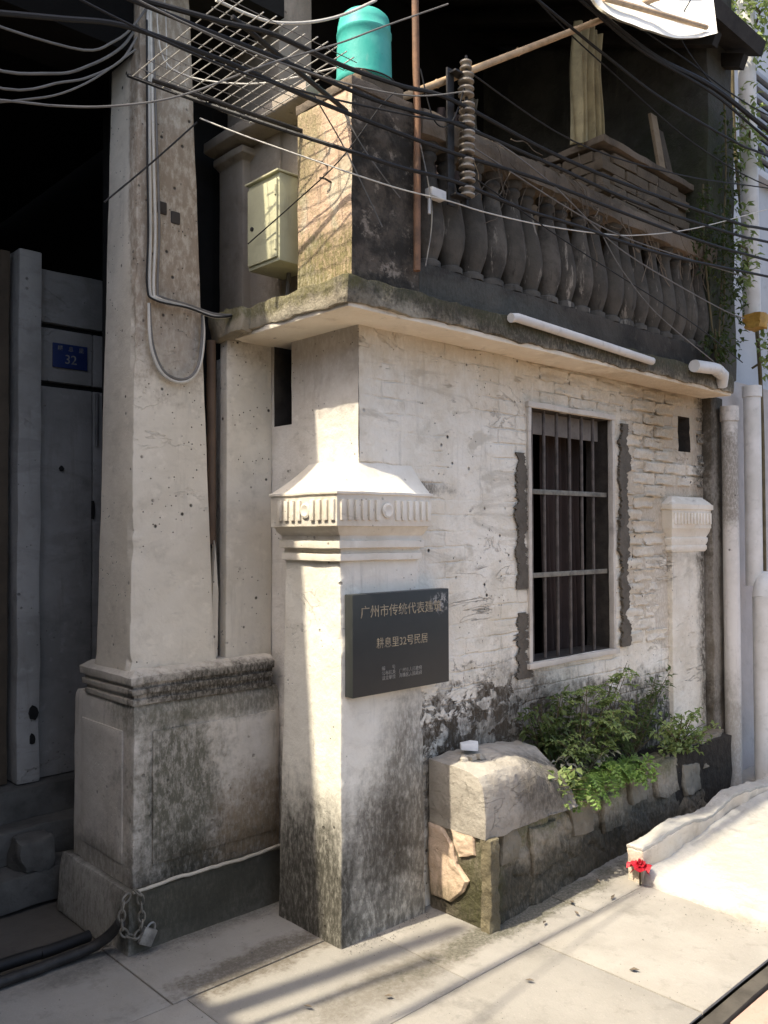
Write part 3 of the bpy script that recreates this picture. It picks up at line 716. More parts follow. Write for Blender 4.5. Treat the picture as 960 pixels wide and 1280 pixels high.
build(MB().sbox(-2.97, -.02, 1.205, 1.50, -.02, .118, .06).rough(.012, 5), 'step', M_step, st, bevel=.012)
build(MB().sbox(-2.97, -.02, 1.355, 1.499, .118, .262, .06).rough(.012, 5), 'step', M_step, st, bevel=.012)
rk = MB().sbox(-.72, -.57, 1.215, 1.34, .118, .25, .03).rough(.03, 7)
tag(build(rk, 'loose_stone', M_step, None, bevel=.02), 'rough loose stone lying on the lowest entrance step', 'stone')

# ================================================================== THINGS ON THE WALLS
def text(body, size, loc, mat, parent, name, rotz=0, ext=.0008, squeeze=1.0, spacing=1.0, left=False):
    cu = bpy.data.curves.new(name, 'FONT'); cu.body = body; cu.size = size; cu.extrude = ext
    cu.align_x = 'CENTER'; cu.align_y = 'CENTER'; cu.space_character = spacing; cu.resolution_u = 3
    if left: cu.align_x = 'LEFT'; loc = (loc[0] - .105, loc[1], loc[2])
    o = bpy.data.objects.new(name, cu); COL.objects.link(o)
    dg = bpy.context.evaluated_depsgraph_get(); dg.update()
    me = bpy.data.meshes.new_from_object(o.evaluated_get(dg))
    COL.objects.unlink(o); bpy.data.objects.remove(o)
    me.transform(Matrix.Diagonal((squeeze, 1, 1, 1))); me.transform(Matrix.Rotation(R(90), 4, 'X'))
    me.materials.clear(); me.materials.append(mat)
    q = bpy.data.objects.new(name, me); COL.objects.link(q); q.parent = parent; q.location = Vector(loc) - wloc(parent)
    return q
plq = thing('plaque', (.29, -.02, .927), 'black stone plaque with faded gilt characters on corner pilaster', 'plaque')
t = NT('black_stone')
c = t.mix((.028, .031, .030), (.045, .047, .044), t.noise(12, 5))
c = t.mix(c, (.42, .40, .36), t.math('MULTIPLY', t.math('MULTIPLY', t.blob((.50, -.04, 1.255), (.055, .1, .035), .5, .9, 22), t.ramp(t.noise(60, 4), .48, .56)), .8))
c = t.mix(c, (.16, .15, .13), t.ramp(t.noise(22, 6, .7), .66, .78, 0, .5))
M_black = t.done(c, None, .42)
build(MB().box(.022, .555, -.042, .004, .927, 1.314), 'stone_panel', M_black, plq, bevel=.004)
M_gilt = plain('worn_gilt', (.40, .33, .215), .6, .5, 40, bumpd=0, col2=(.22, .19, .14))
M_gilt2 = plain('faded_lettering', (.33, .31, .265), .6, .5, 40, bumpd=0, col2=(.15, .145, .13))
text('广州市传统代表建筑', .050, (.285, -.0428, 1.242), M_gilt, plq, 'lettering', squeeze=1.0, spacing=1.0)
text('耕息里32号民居', .043, (.285, -.0428, 1.118), M_gilt, plq, 'lettering', squeeze=.95)
text('编　　号\n公布机关　广州市人民政府\n设立单位　海珠区人民政府', .0185, (.275, -.0428, 1.003), M_gilt2, plq, 'lettering', left=True)
np_ = thing('house_number_plate', (-.36, 1.59, 2.345), 'small blue enamel house number plate on dim entrance wall', 'number plate')
box('plate', M_blue, np_, -.448, -.276, 1.588, 1.594, 2.345, 2.462, bevel=.002)
text('32', .062, (-.36, 1.5872, 2.386), M_gilt2, np_, 'lettering')
text('耕　息　里', .026, (-.36, 1.5872, 2.438), M_gilt2, np_, 'lettering')

mbx = thing('meter_box', (.0, .40, 2.63), 'yellowish metal meter box mounted beside the sunlit balcony post', 'meter box')
build(MB().box(-.07, .110, .288, .506, 2.635, 2.992), 'body', M_box, mbx, bevel=.006)
build(MB().box(-.080, -.0705, .296, .498, 2.650, 2.968), 'door', M_box, mbx, bevel=.004)
for z in (2.70, 2.92): build(MB().tube([(-.079, .302, z - .02), (-.079, .302, z + .02)], .006, 8), 'hinge', M_box, mbx)
build(MB().lathe([(.009, 0), (.009, -.006), (.005, -.008)], (-.080, .462, 2.80), 10, 'x'), 'lock', M_iron, mbx)
build(MB().box(-.084, .112, .282, .512, 2.992, 3.0), 'lid_lip', M_box, mbx, bevel=.002)
build(MB().tube(smoothpts([(.06, .40, 2.634), (.062, .41, 2.56), (.07, .42, 2.475)], 5), .009, 8), 'conduit', M_wireg, mbx)

# teal bucket upside down on the post cap
bk = thing('bucket', (.10, -.03, 3.226), 'teal plastic bucket turned upside down on balcony corner post', 'bucket')
for (dx, dy) in ((0, 0),): build(MB().sbox(.0, .22, -.125, .08, 3.226, 3.268, .05).rough(.006, 8), 'brick_underneath', M_brick, bk, bevel=.006)
prof = [(.112, 0), (.115, .004), (.115, .018), (.108, .022), (.106, .15), (.1045, .19), (.1075, .194), (.1075, .205), (.104, .209), (.103, .235), (.097, .262), (.082, .277), (.05, .281), (.001, .281)]
build(MB().lathe(prof, (.105, -.025, 3.268), 28), 'shell', M_teal, bk)
build(MB().tube([(.105 + .113 * math.cos(a), -.025 - .010 + .113 * math.sin(a) * .99, 3.30 - .028 * abs(math.sin(a))) for a in [math.pi + k * math.pi / 16 for k in range(17)]], .003, 6), 'handle', M_iron, bk)

# wire drying rack
rack = thing('drying_rack', (-.4, .05, 3.2), 'pale wire grid drying rack jutting out beside the balcony', 'rack')
for i in range(13):
    x = -.655 + i * .0425
    y0 = -.26 + max(0, noise.noise(Vector((i * 1.7, 0, 0)))) * .12
    build(MB().tube([(x, y0, 3.205), (x + random.uniform(-.006, .006), .39, 3.205 + random.uniform(-.01, .006))], .0021, 6), 'rod', M_wirew, rack)
for j in range(10):
    y = -.24 + j * .069
    build(MB().tube([(-.67, y, 3.197), (-.40, y + random.uniform(-.005, .005), 3.195), (-.125, y, 3.197)], .0015, 6), 'rod', M_wireg, rack)
build(MB().tube([(-.60, .34, 3.19), (-.05, .17, 3.12)], .009, 8), 'bracket', M_iron, rack)
build(MB().tube([(-.60, -.18, 3.19), (-.05, -.10, 3.10)], .009, 8), 'bracket', M_iron, rack)

# spool insulators on an iron strap
ins = thing('insulator_rack', (.5, -.17, 2.9), 'vertical iron rack stacked with brown porcelain spool insulators', 'insulator rack')
box('strap', M_iron, ins, .43, .47, -.165, -.155, 2.86, 3.42)
build(MB().tube([(.515, -.19, 2.87), (.515, -.19, 3.485)], .006, 8), 'rod', M_iron, ins)
for z in (2.90, 3.40): box('arm', M_iron, ins, .44, .53, -.2, -.16, z - .004, z + .004, bevel=.001)
ps = [(.010, -.020), (.024, -.021), (.033, -.016), (.033, -.010), (.022, -.004), (.020, 0), (.022, .004), (.033, .010), (.033, .016), (.024, .021), (.010, .020)]
for i, z in enumerate((2.925, 2.985, 3.04, 3.10, 3.155, 3.215, 3.27, 3.335, 3.39, 3.445)):
    build(MB().lathe(ps if i < 9 else [(r * .75, h * .9) for r, h in ps], (.515 + random.uniform(-.004, .004), -.19, z), 16), 'spool', M_porc, ins)
tag(build(MB().tube(smoothpts([(.262, -.152, 2.56), (.268, -.150, 3.1), (.262, -.148, 3.7), (.266, -.15, 4.3)], 6), .014, 10).rough(.002, 6), 'rusty_pole', M_rust, None), 'thin rusty upright pole in front of the balcony corner post', 'pole')
br = thing('conduit_bracket', (.37, -.16, 2.88), 'small white plastic bracket by the rusty pole on balcony', 'bracket')
box('clip', M_pvc, br, .325, .41, -.175, -.135, 2.868, 2.905, bevel=.006)
build(MB().tube([(.33, -.155, 2.862), (.33, -.155, 2.80)], .006, 6), 'stub', M_pvc, br)
pole = MB(); P0 = Vector((.22, -.06, 3.245)); P1 = Vector((1.75, -.52, 4.16)); pts = []; rr = []
for k in range(25):
    u = k / 24; pts.append(P0.lerp(P1, u)); rr.append(.0155 - .003 * u)
    if k % 6 == 3: pts.append(P0.lerp(P1, u + .004)); rr.append(.0185 - .003 * u); pts.append(P0.lerp(P1, u + .009)); rr.append(.0155 - .003 * u)
tag(build(pole.tube(pts, rr, 10), 'bamboo_pole', M_bamboo, None), 'long bamboo laundry pole slanting up from the balcony rail', 'pole')
def hangcloth(name, x0, x1, y, z0, z1, flare, mat, label, folds=5, amp=.022):
    def fn(u, v):
        w_ = (x1 - x0) * (.86 + flare * (1 - v)); cx = (x0 + x1) / 2
        return (cx + (u - .5) * w_ + .006 * math.sin(v * 7), y + amp * math.sin(u * folds * 6.28 + .8 * math.sin(v * 3)) + amp * .5 * math.sin(u * folds * 2.7 * 3 + v * 2), z0 + (z1 - z0) * v)
    m = MB().sheet(fn, 70, 16); n0 = len(m.v); m.v += [v + Vector((0, .006, 0)) for v in m.v]; m.f += [tuple(i + n0 for i in f[::-1]) for f in m.f]
    return tag(build(m, name, mat, None, recalc=False, sharp=3), label, 'cloth')
hangcloth('hanging_cloth', 1.72, 1.98, .10, 3.60, 4.27, .22, M_cloth, 'yellowed pleated cloth hanging like a pillar above brick parapet')
hangcloth('hanging_cloth', .92, 1.10, .35, 3.28, 3.62, .5, M_drape, 'small brown cloth hanging behind the insulator rack', 4, .014)
hangcloth('hanging_cloth', 1.92, 1.98, 1.0, 3.95, 4.25, .1, M_pgrey2, 'narrow grey rag hanging in the dark balcony interior', 2, .012)
for (x, dx, z0, z1, nm) in ((2.46, .09, 3.63, 4.02, 'pale tall board leaning in the dark balcony corner'), (2.55, .05, 3.63, 3.95, 'brown short board leaning in the dark balcony corner')):
    m = MB().poly([(x, .02, z0), (x + .07, .02, z0), (x + .07 + dx * .4, .10, z1), (x + dx * .4, .10, z1)], (0, .02, 0))
    tag(build(m, 'leaning_board', M_wood if 'pale' in nm else M_rail, None, bevel=.002), nm, 'board')
# pipe lying along the slab edge, short stub at its far end
tag(build(MB().tube([(.80, -.185, 2.462), (.84, -.185, 2.470), (1.4, -.186, 2.452), (1.97, -.186, 2.432)], .020, 12), 'edge_pipe', M_pvcd, None), 'long thin stained white pipe lying along balcony slab edge', 'pipe')
sp_ = MB().tube([(2.40, -.20, 2.462), (2.62, -.205, 2.475), (2.70, -.20, 2.470)], .034, 14); sp_.tube([(2.66, -.203, 2.473), (2.75, -.195, 2.455), (2.78, -.17, 2.40)], .037, 14)
tag(build(sp_, 'pipe_stub', M_pvc, None), 'short thick white pipe stub with elbow at slab end', 'pipe')
# downpipes at the right
tag(build(MB().tube([(3.05, -.095, -.03), (3.05, -.095, 2.30)], .048, 16).tube([(3.05, -.095, 2.22), (3.05, -.095, 2.31)], .056, 16), 'drain_pipe', M_pvcd, None), 'mould stained white drainpipe standing right beside the damp end pier', 'pipe')
dp = thing('drain_pipe', (3.32, -.12, 0), 'clean pale thick drainpipe with elbow near right picture edge', 'pipe')
build(MB().tube([(3.36, -.10, 1.20), (3.36, -.10, 2.43)], .052, 16), 'upper_tube', M_pvc, dp)
build(MB().tube([(3.36, -.10, 2.40), (3.36, -.10, 2.47)], .060, 16), 'collar', M_pvc, dp)
build(MB().tube(smoothpts([(3.44, -.13, 1.22), (3.40, -.15, 1.235), (3.34, -.165, 1.20), (3.30, -.17, 1.12)], 4), .058, 16), 'elbow', M_pvc, dp)
build(MB().tube([(3.30, -.17, -.03), (3.30, -.17, 1.14)], .054, 16), 'lower_tube', M_pvc, dp)
tag(build(MB().tube([(3.47, -.06, 2.93), (3.43, -.06, 5.6)], .055, 16), 'wall_pipe', M_pvc, None), 'pale upright wall pipe high beside the overhead cables', 'pipe')
# brown pipe and its broken white tail in the recess beside the column
tag(build(MB().tube([(-.150, .66, 1.5), (-.153, .66, 2.36)], .020, 10), 'recess_pipe', plain('brown_pipe', (.13, .085, .055), .6), None), 'thin brown downpipe in the gap beside the cream column', 'pipe')
tag(build(MB().poly([(-.185, .625, 1.04), (-.14, .625, 1.03), (-.136, .625, 1.30), (-.152, .625, 1.52), (-.166, .625, 1.30)], (0, .03, 0)), 'pipe_shard', M_col, None, bevel=.006), 'long cream splinter of plaster in the gap beside column foot', 'shard')

# cables down the column
for i, (dx, r, mt, zt) in enumerate(((0, .0075, M_wirew, 3.6), (.017, .006, M_wirew, 3.6), (.032, .005, M_wireg, 3.5), (-.014, .004, M_wire, 3.55))):
    y = .566 - .003 * i
    pts = [(-.494 + dx * .6, y + .01, zt), (-.490 + dx, y, 3.0), (-.486 + dx + .004 * math.sin(i), y, 2.72), (-.489 + dx, y, 2.50), (-.462 + dx * .6, y - .006, 2.458 + dx * .4), (-.33, y - .012, 2.450 + dx * .3), (-.215, y - .02, 2.432 + dx * .3), (-.12, y - .03, 2.45)]
    lab = ['thickest pale cable running down the cream column', 'second pale cable beside the thickest on the column', 'thin grey cable in the column bundle', 'thin black cable along column corner edge'][i]
    tag(build(MB().tube(smoothpts(pts, 6), r, 7), 'column_cable', mt, None), lab, 'cable', 'cables down the column')
for i in range(2):
    o_ = i * .008
    pts = [(-.491, .565, 2.44), (-.486 + o_, .560, 2.28), (-.446 + o_, .556, 2.180 + o_), (-.38, .555, 2.146 + o_ * 1.5), (-.316, .556, 2.163 + o_), (-.268 - o_, .558, 2.229), (-.250 - o_, .560, 2.345), (-.262, .55, 2.43)]
    tag(build(MB().tube(smoothpts(pts, 6), .0065, 7), 'cable_loop', (M_wirew, M_wireg)[i], None), ('pale slack cable loop hanging on the cream column', 'grey slack cable loop inside the pale one on column')[i], 'cable', 'cable loops on the column')

WIRES = {
'w1': [(-0.921, -0.2, 3.099), (-0.641, -0.2, 3.147), (-0.447, -0.2, 3.184), (-0.167, -0.2, 3.19), (0.127, -0.2, 3.221), (0.417, -0.2, 3.266), (1.038, -0.222, 3.238), (1.757, -0.25, 3.256), (2.792, -0.292, 3.325), (3.144, -0.306, 3.373)],
'w2': [(-0.954, -0.2, 3.085), (-0.713, -0.2, 3.095), (-0.447, -0.2, 3.109), (0.0, -0.2, 3.122), (0.416, -0.2, 3.176), (1.037, -0.221, 3.184), (1.755, -0.25, 3.183), (2.761, -0.29, 3.253), (3.162, -0.306, 3.299)],
'w3': [(-1.32, -0.2, 2.895), (-1.163, -0.2, 2.945), (-0.99, -0.2, 2.998), (-0.774, -0.2, 3.017), (-0.584, -0.2, 3.026), (-0.418, -0.2, 3.024), (-0.258, -0.2, 3.025), (0.126, -0.2, 3.039), (0.448, -0.2, 3.057), (0.969, -0.219, 3.094), (1.754, -0.25, 3.106), (2.466, -0.279, 3.133), (3.159, -0.306, 3.186)],
'w4': [(-0.576, 0.576, 3.308), (-0.47, 0.404, 3.212), (-0.331, 0.177, 3.091), (-0.208, -0.024, 2.987), (-0.098, -0.2, 2.899), (0.125, -0.2, 2.912), (0.447, -0.2, 2.944), (0.864, -0.215, 2.937), (1.227, -0.229, 2.952), (1.972, -0.259, 2.975), (3.156, -0.306, 3.087)],
't2': [(-1.333, -0.24, 2.648), (-1.2, -0.24, 2.679), (-1.056, -0.24, 2.725), (-0.891, -0.24, 2.798), (-0.762, -0.24, 2.874), (-0.643, -0.24, 2.956), (-0.476, -0.24, 3.069), (-0.219, -0.24, 3.226), (0.008, -0.24, 3.38), (0.352, -0.24, 3.608)],
't3': [(-0.706, 0.5, 2.76), (-0.514, 0.5, 2.964), (-0.319, 0.5, 3.182)],
't4': [(-0.66, -0.18, 3.219), (-0.54, -0.18, 3.223), (-0.429, -0.18, 3.242), (-0.276, -0.18, 3.307), (-0.131, -0.18, 3.393), (0.025, -0.18, 3.511)],
't5': [(-0.416, 0.316, 3.101), (-0.311, 0.145, 3.003), (-0.168, -0.089, 2.879), (-0.095, -0.18, 2.831), (0.145, -0.18, 2.841), (0.412, -0.18, 2.866), (0.624, -0.205, 2.865), (0.994, -0.22, 2.898), (1.413, -0.237, 2.957), (1.752, -0.25, 3.026), (2.296, -0.272, 3.187), (3.169, -0.307, 3.506)],
't6': [(-0.293, -0.2, 3.049), (-0.1, -0.12, 2.971), (-0.054, -0.15, 2.867), (0.086, -0.145, 2.691)],
't7': [(-0.1, 0.464, 2.736), (-0.1, 0.131, 2.823), (-0.09, -0.108, 2.905), (0.066, -0.155, 3.135), (0.146, -0.155, 3.22)],
't8': [(-0.08, -0.11, 3.093), (-0.03, -0.15, 2.974), (0.082, -0.15, 2.885), (0.174, -0.15, 2.824)],
'r1': [(0.859, -0.368, 3.73), (1.254, -0.388, 3.678), (1.71, -0.41, 3.634), (2.428, -0.446, 3.633), (2.794, -0.465, 3.663)],
'r2': [(1.109, -0.38, 3.882), (1.257, -0.388, 3.847), (1.658, -0.408, 3.819), (2.166, -0.433, 3.854), (2.799, -0.465, 3.81)],
'r3': [(1.052, -0.378, 3.859), (1.509, -0.4, 3.808), (2.165, -0.433, 3.82), (2.797, -0.465, 3.755)],
'r4': [(1.964, -0.423, 4.227), (1.854, -0.418, 4.01), (2.167, -0.433, 3.867)],
'r5': [(0.502, -0.2, 3.197), (0.777, -0.211, 3.163), (1.076, -0.223, 3.09), (1.413, -0.237, 2.965), (1.673, -0.247, 2.9), (2.125, -0.265, 2.838), (2.591, -0.284, 2.788), (2.825, -0.293, 2.78)],
'r6': [(1.439, -0.238, 2.947), (1.589, -0.244, 2.82), (1.898, -0.256, 2.656), (2.468, -0.279, 2.483)],
'c1': [(-0.43, 0.56, 3.76), (-0.523, 0.57, 3.56), (-0.63, 0.575, 3.42), (-0.8, 0.58, 3.33), (-1.3, 0.6, 3.33), (-1.8, 0.6, 3.5)],
'c2': [(-1.7, 0.6, 3.34), (-1.15, 0.61, 3.17), (-0.86, 0.6, 3.22), (-0.72, 0.59, 3.3), (-0.6, 0.585, 3.41), (-0.535, 0.578, 3.52)],
'c3': [(-1.7, 0.59, 3.24), (-1.1, 0.6, 3.1), (-0.82, 0.59, 3.2), (-0.7, 0.585, 3.27), (-0.6, 0.58, 3.36), (-0.54, 0.575, 3.47)],
'c4': [(-1.7, 0.6, 3.15), (-1.2, 0.6, 3.03), (-0.93, 0.59, 3.1), (-0.74, 0.58, 3.22), (-0.545, 0.575, 3.42)],
}
WINFO = {'w1': (.0105, M_wire, 'topmost of four thick black cables through the insulator rack'), 'w2': (.0095, M_wire, 'second from top of four thick black cables through insulator rack'),
 'w3': (.0095, M_wire, 'third from top of four thick black cables through insulator rack'), 'w4': (.0095, M_wire, 'lowest of four thick black cables through the insulator rack'),
 't2': (.004, M_wireg, 'grey sagging wire crossing column and the teal bucket'),
 't3': (.0045, M_wire, 'short black wire slanting down across the column shaft'), 't4': (.0065, M_wirew, 'pale sagging cable above the wire drying rack'),
 't5': (.0035, M_wirew, 'long pale thin wire sagging below the thick cables'), 't6': (.0032, M_wireg, 'thin grey wire dropping down the balcony corner post'),
 't7': (.0032, M_wire, 'thin dark wire slanting up across the meter box'), 't8': (.0032, M_wireg, 'short thin wire on the dark side of corner post'),
 'r1': (.008, M_wire, 'black cable slanting across the dark balcony opening'), 'r2': (.016, M_wire, 'thickest black cable bundle at upper right'), 'r3': (.009, M_wire, 'black cable just under the thickest bundle at upper right'),
 'r4': (.004, M_wire, 'thin wire hanging in front of the white canvas awning'), 'r5': (.004, M_wireg, 'thin grey wire running down across the balusters from insulators'), 'r6': (.0035, M_wireg, 'thin grey wire drooping to the slab end pipe stub'),
 'c1': (.006, M_wireg, 'steepest slack cable left of column top'), 'c2': (.007, M_wireg, 'upper slack cable loop left of column top'), 'c3': (.006, M_wireg, 'lower slack cable loop left of column top'), 'c4': (.005, M_wireg, 'lowest slack cable sagging left of column top')}
for k, pts in WIRES.items():
    r, mt, lab = WINFO[k]; r *= .8
    if k in ('r1', 'r2', 'r3', 't5', 'w1', 'w2', 'w3', 'w4'):      # go on out of sight along the alley
        d = (Vector(pts[-1]) - Vector(pts[-2])).normalized(); pts = pts + [tuple(Vector(pts[-1]) + d * 2.2)]
    if k in ('r1', 'r2', 'r3', 'w1', 'w2', 'w3', 't2'):
        d = (Vector(pts[0]) - Vector(pts[1])).normalized(); pts = [tuple(Vector(pts[0]) + d * 1.2)] + pts
    tag(build(MB().tube(smoothpts(pts, 6), r, 7), 'overhead_cable', mt, None), lab, 'cable', 'overhead cables')

# canvas awning at the upper right
AL = [(.80, 3.665), (.886, 3.66), (1.006, 3.654), (1.163, 3.674), (1.331, 3.727), (1.511, 3.784), (1.702, 3.856), (1.849, 3.93)]
def aw(u, v):
    q = u * 7; k = min(6, int(q)); f_ = q - k; x = AL[k][0] + (AL[k + 1][0] - AL[k][0]) * f_; z = AL[k][1] + (AL[k + 1][1] - AL[k][1]) * f_
    return (x + .62 * v, -.60 + .30 * v + .015 * math.sin(u * 11) * (1 - v), z + .60 * v)
m = MB().sheet(aw, 30, 12); n0 = len(m.v); m.v += [v + Vector((0, .012, 0)) for v in m.v]; m.f += [tuple(i + n0 for i in f[::-1]) for f in m.f]
awn = thing('awning', (1.4, -.6, 3.7), 'sunlit white canvas awning at the top right edge', 'awning')
build(m, 'canvas', M_canvas, awn, recalc=False, sharp=3)
build(MB().tube([(.95, -.56, 3.74), (1.80, -.585, 3.95)], .012, 8), 'edge_pole', M_bamboo, awn)

# ================================================================== NEIGHBOUR
nb = thing('neighbour_house', (4.5, 1, 0), 'pale grey rendered house wall behind the right hand pipes', 'house')
box('wall', M_neigh, nb, 3.12, 9.0, .02, .35, -.03, 2.52)
up = box('upper_wall', M_neigh2, nb, 3.12, 9.0, .30, .55, 2.523, 7.0)
M_lou = plain('blue_grey_louvre', (.34, .37, .41), .7)
wq = box('window', M_room, nb, 4.22, 5.0, .285, .31, 4.25, 5.05)
for i in range(9): box('louvre', M_lou, wq, 4.20, 5.02, .245, .284, 4.27 + i * .088, 4.305 + i * .088)
box('sill', M_neigh2, wq, 4.15, 5.06, .22, .299, 4.19, 4.245)

# ================================================================== PLANTER
M_pstone = plaster('mossy_planter_masonry', (.25, .212, .155), (.125, .104, .072), [((1.5, -.25, .30), (1.4, .2, .12), .6, 1.2, 7, (.36, .315, .24), .75), 
    ((1.2, -.3, .05), (1.6, .3, .16), .5, .8, 8, (.040, .036, .024), .9), ((.52, -.22, .15), (.1, .12, .2), .5, .9, 9, (.060, .058, .024), .8),
    ((1.5, -.25, .36), (1.0, .2, .10), .5, 1.0, 11, (.085, .09, .035), .8)], streak=.6, bumpd=.02)
M_orange = plaster('orange_sandstone', (.62, .47, .34), (.52, .39, .27), [((.5, -.05, .03), (.2, .3, .09), .5, .8, 9, (.11, .10, .055), .7)], scratch=.5, bumpd=.012)
M_render = plaster('bare_render_patch', (.25, .22, .165), (.15, .13, .095), (), streak=.6, bumpd=.012)
plt = thing('planter', (1.75, -.12, 0), 'crumbling mossy masonry planter trough under the barred window', 'planter')
def pfront(x): return -.285 + .175 * max(0, min(1, (x - .5) / 2.45))
# core with a leaning front face
m = MB(); nx, nz = 260, 40; gi = {}
for i in range(nx + 1):
    x = .50 + 2.42 * i / nx; top = .36 + .03 * noise.noise(Vector((x * 3, 0, 0)))
    for j in range(nz + 1):
        z = -.02 + (top + .02) * j / nz; p = Vector((x, pfront(x) - .012 + .035 * (z / .4) , z))
        cp = Vector((p.x * 5.2 + .5 * noise.noise(p * 7), 0, p.z * 8.5 + .5 * noise.noise(p * 7 + Vector((9, 0, 0))))); ds, ps_ = noise.voronoi(cp)
        off_ = noise.noise(ps_[0] * 3.7) * .012; jt = max(0, 1 - (ds[1] - ds[0]) / .16) * .007
        d = off_ + jt + noise.noise(p * 9) * .012 + noise.noise(p * 31) * .006 + noise.noise(p * 70) * .003; p.y += d; gi[i, j] = m.add(p)
    gi[i, nz + 1] = m.add((x, pfront(x) + .12, top - .01)); gi[i, nz + 2] = m.add((x, pfront(x) + .13, -.02))
for i in range(nx):
    for j in range(nz + 2): m.f.append((gi[i, j], gi[i + 1, j], gi[i + 1, j + 1], gi[i, j + 1]))
for e in (0, nx): m.f.append(tuple(gi[e, j] for j in range(nz + 3)))
build(m, 'front_wall', M_pstone, plt, sharp=.6)
build(MB().sbox(.50, .60, -.17, .028, -.02, .355, .03).rough(.008, 7), 'end_wall', M_pstone, plt, bevel=.01)
build(MB().sbox(.60, 2.9, -.15, .022, -.02, .345, .08).rough(.015, 6), 'soil', M_soil, plt)
# concrete block cast on the near end, its front sloping down
bx_ = []
m = MB(); prof = [(-.292, .350), (-.290, .43), (-.284, .51), (-.272, .560), (-.250, .586), (-.215, .600), (-.15, .608), (-.07, .614), (.012, .618), (.012, .35)]
nseg = 22; rings = []
for i in range(nseg + 1):
    x = .486 + .62 * i / nseg; ring = []
    for (y, z) in prof:
        dz = (-.17 * max(0, (i / nseg - .45) / .55) ** 1.2 * max(.25, min(1, (-y) / .25)) + .012 * noise.noise(Vector((x * 9, y * 9, 3)))) * (z > .4)
        ring.append(m.add(Vector((x, y, max(z + dz, .352) if z > .4 else z)) + noise.noise_vector(Vector((x * 8, y * 8, z * 8))) * .008))
    rings.append(ring)
for a, b2 in zip(rings, rings[1:]):
    for k in range(len(prof)): m.f.append((a[k], b2[k], b2[(k + 1) % len(prof)], a[(k + 1) % len(prof)]))
m.f.append(tuple(rings[0])); m.f.append(tuple(rings[-1][::-1]))
build(m, 'concrete_block', M_conc, plt, bevel=.012, bang=.8, sub=1, subamp=.0045, subsc=30, sharp=.5)
# stones of the near end
def stone_plate(pts, d, mat, name='stone', amp=.01, sh=.5):
    mb = MB(); n = len(pts); cx = sum((Vector(p) for p in pts), Vector()) / n; d = Vector(d)
    back = [mb.add(p) for p in pts]; mid = [mb.add(Vector(p) + d * .75) for p in pts]; fr = [mb.add(cx + (Vector(p) - cx) * random.uniform(.92, .97) + d) for p in pts]
    fr2 = [mb.add(cx + (Vector(p) - cx) * .5 + d * 1.0) for p in pts]; c0 = mb.add(cx + d * .95)
    for A, B in ((back, mid), (mid, fr), (fr, fr2)):
        for i in range(n): mb.f.append((A[i], A[(i + 1) % n], B[(i + 1) % n], B[i]))
    for i in range(n): mb.f.append((fr2[i], fr2[(i + 1) % n], c0))
    mb.f.append(tuple(back[::-1])); mb.rough(amp, 9)
    return build(mb, name, mat, plt, sharp=.55, sub=2, subamp=.005, subsc=34)
X = .512
stone_plate([(X, .015, .355), (X, -.06, .35), (X, -.115, .29), (X, -.135, .22), (X, -.20, .17), (X, -.175, .12), (X, -.10, .055), (X, .0, .06), (X, .02, .2)], (-.030, 0, 0), M_orange)
stone_plate([(X, -.11, .355), (X, -.225, .355), (X, -.235, .28), (X, -.15, .25), (X, -.12, .31)], (-.026, 0, 0), M_orange)
stone_plate([(X, -.145, .25), (X, -.23, .27), (X, -.265, .10), (X, -.21, .165), (X, -.145, .215)], (-.012, 0, 0), M_pstone)
stone_plate([(X, .015, .05), (X, -.10, .045), (X, -.19, .11), (X, -.265, .08), (X, -.27, -.01), (X, .015, -.01)], (-.014, 0, 0), M_pstone)
build(MB().sbox(.488, .545, -.312, -.262, -.02, .35, .02).rough(.008, 17), 'corner_stone', plaster('lichen_corner', (.23, .195, .12), (.10, .085, .055), (), streak=.6, scratch=.8, bumpd=.02), plt, bevel=.006, sub=1, subamp=.004, subsc=40, sharp=.5)
# stones and render left on the long face
random.seed(11)
specs = [(.60, .73, .22, .35), (.80, 1.02, .12, .30), (1.12, 1.3, .19, .33), (1.40, 1.60, .15, .30), (1.70, 1.86, .20, .34), (1.96, 2.2, .17, .33), (2.3, 2.52, .10, .26), (2.56, 2.84, .20, .36)]
for k, (a, b2, z0, z1) in enumerate(specs):
    pts = []
    for u, v in ((0, 0), (.35, 0), (.7, 0), (1, 0), (1, .5), (1, 1), (.65, 1), (.3, 1), (0, 1), (0, .5)):
        x = a + (b2 - a) * u + random.uniform(-.015, .015); z = z0 + (z1 - z0) * v + random.uniform(-.012, .012)
        pts.append((x, pfront(x) - .012 + .035 * z / .4 + .012, max(z, -.015)))
    stone_plate(pts, (0, -.026 - random.uniform(0, .012), 0), [M_render, M_pstone][k % 2], amp=.012)
m = MB().poly([(.60, -.06, .632), (.66, -.10, .630), (.70, -.07, .631), (.69, -.03, .632), (.63, -.03, .634)], (0.005, 0, .03)).rough(.012, 20)
tag(build(m, 'plaster_shard', M_white, None, bevel=.006), 'white broken plaster shard lying on the concrete block', 'shard')
random.seed(3)
for k, (x, y) in enumerate(((.60, -.125), (.645, -.13), (.56, -.115), (.585, -.105))):
    m = MB().sbox(x - .016, x + .016, y - .012, y + .012, .606, .628, .016).rough(.012, 30)
    tag(build(m, 'rubble_bit', M_conc, None, bevel=.003), 'grey crumbs of broken concrete on the block beside the white shard', 'rubble', 'concrete crumbs on the block')

